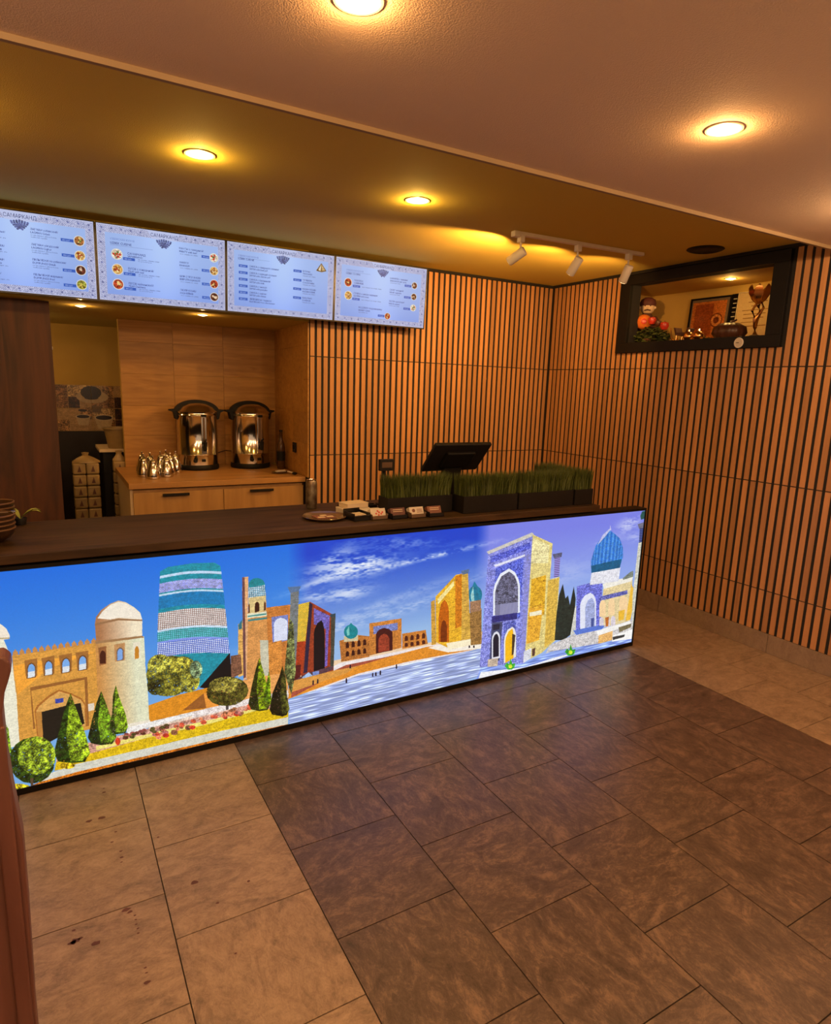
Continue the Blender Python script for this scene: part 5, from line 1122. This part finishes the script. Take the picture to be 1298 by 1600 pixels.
for i, (x, y, w, d, z, r, l, m) in enumerate(((1.465, 3.215, .16, .10, 0, .10, 'white flat box under the open one, behind the coin box', 'card'), (1.535, 3.105, .11, .10, 0, -.06, 'white flat box right behind the berry cards', 'card'), (1.47, 3.215, .14, .09, .034, .16, 'white leaflet stack lying on top of the flat box', 'paper'))):
    t = thing('flat_box', l, 'box', (x, y, ZT + z), r, 'flat boxes behind the cards'); B(-w / 2, w / 2, -d / 2, d / 2, 0, .022 if z else .026).obj('box', m, t, bevel=.002); B(-w / 2 - .001, w / 2 + .001, -d / 2 - .001, d / 2 + .001, .022 if z else .026, .027 if z else .033).obj('lid', m, t, bevel=.001)
def bowl(x, y, z, r, label, group, m='clear'):
    t = thing('bowl', label, 'bowl', (x, y, z), 0, group); q = r / .075
    MB().lathe([(.030 * q, 0), (.032 * q, .004), (.055 * q, .018), (.070 * q, .040), (r, .060), (r - .003, .061), (.066 * q, .040), (.05 * q, .022), (.001, .010)], 32, caps=False).obj('shell', m, t, smooth=True)
    MB().lathe([(r + .0005, .057), (r + .001, .062), (r - .004, .063), (r - .005, .058)], 32, caps=False).obj('rim', 'rim', t, smooth=True); return t
for i, l in enumerate(('lowest dark bowl of the front stack at left counter end', 'second dark bowl from below in the front stack', 'third dark bowl from below in the front stack', 'top dark bowl of the front stack')): bowl(-.225, 3.16, ZT + i * .019, .085, l, 'bowls in the front stack')
for i, l in enumerate(('lowest dish of the back stack at left counter end', 'second dish from below in the back stack', 'third dish from below in the back stack', 'top dish of the back stack')): bowl(-.235, 3.44, ZT + i * .021, .085, l, 'dishes in the back stack')
sn = thing('spoon', 'metal spoon lying across the front bowl stack', 'spoon', (-.22, 3.15, ZT + .122)); MB().tube([(-.09, -.02, .002), (.0, 0, .004), (.055, .012, .001)], .0025, 6).obj('handle', 'steel', sn, smooth=True); MB().ball(.07, .016, 0.002, .016, 10, sz=.3, sy=.7).obj('bowl', 'steel', sn, smooth=True)
lf = thing('pot_plant', 'yellow-green leaves poking out beside the back bowl stack', 'plant', (-.135, 3.50, ZT))
MB().lathe([(.022, 0), (.028, .03), (.027, .032), (.02, .028)], 16).obj('pot', 'blackm', lf, smooth=True)
for a, l_ in ((-.5, .10), (.1, .085), (2.4, .06)):
    b = MB(); ca, sa_ = math.cos(a), math.sin(a)
    for j in range(6):
        t_ = j / 5; w = .017 * math.sin(PI * min(1, t_ * .95 + .04)); x = l_ * t_; z = .028 + .045 * math.sin(t_ * 2.2)
        b.v += [(x * ca - w * sa_, x * sa_ + w * ca, z), (x * ca, x * sa_, z - .004), (x * ca + w * sa_, x * sa_ - w * ca, z)]
        if j: k = len(b.v) - 6; b.f += [(k, k + 1, k + 4, k + 3), (k + 1, k + 2, k + 5, k + 4)]
    b.obj('leaf', 'green_tin', lf, smooth=True)

# ============================================================ NEAR LEFT: WOODEN PARTITION END
pe = thing('wooden_partition', 'scratched red-brown wooden partition end with a scrolled top at lower left', 'partition', (-.086, 1.22, 0))
out = [(-.006, 0), (-.006, .55), (-.001, .78), (.000, .92), (-.008, 1.02), (-.012, 1.10), (-.012, 1.17), (-.007, 1.205), (.0, 1.225), (.006, 1.245), (.006, 1.262), (-.004, 1.274), (-.02, 1.272), (-.06, 1.262), (-.12, 1.268), (-.9, 1.268), (-.9, 0)]
MB().prism(out, 0, .05).obj('board', 'redwood', pe, bevel=.004)
MB().box(-.035, -.010, -.008, 0, .02, 1.15).obj('edge_moulding', 'redwood', pe, bevel=.003)

# dirt spots and scratches on the pale floor tiles
ds = MB()
for (x, y, r) in [(-0.027, 1.989, 0.01), (-0.035, 1.985, 0.008), (-0.013, 1.992, 0.005), (0.028, 1.949, 0.008), (0.123, 2.046, 0.009), (0.135, 2.03, 0.006), (0.347, 2.064, 0.009), (0.044, 2.588, 0.008), (0.09, 2.586, 0.008), (0.148, 2.008, 0.003), (0.148, 1.988, 0.003), (0.147, 1.968, 0.003), (0.149, 1.948, 0.003), (0.148, 1.928, 0.003), (0.133, 2.512, 0.003), (0.131, 2.471, 0.004), (0.138, 2.349, 0.004), (0.137, 2.312, 0.005), (0.134, 2.287, 0.003), (0.113, 2.416, 0.004), (0.151, 1.786, 0.003), (0.152, 1.766, 0.003), (0.149, 1.732, 0.006), (0.271, 2.365, 0.004), (0.518, 1.981, 0.004), (0.399, 1.933, 0.004), (0.112, 2.761, 0.005), (0.112, 2.791, 0.003), (0.063, 2.836, 0.003), (-0.086, 2.767, 0.003), (-0.031, 2.035, 0.004), (0.402, 1.708, 0.003)]:
    k = len(ds.v); n = 9; ds.v += [(x + r * (1 + random.uniform(-.35, .35)) * math.cos(2 * PI * i / n) * 1.5, y + r * (1 + random.uniform(-.35, .35)) * math.sin(2 * PI * i / n), .0006) for i in range(n)]; ds.f.append(tuple(range(k, k + n)))
ds.obj('dirt_spots', 'brown2', bpy.data.objects['floor'], kind='stuff')
# unseen lamp added to brighten the kitchen behind the niche
lamp('unseen_lamp', 'POINT', (-.4, 6.1, 2.19), 9.0, None, (1.0, .60, .22), .06)
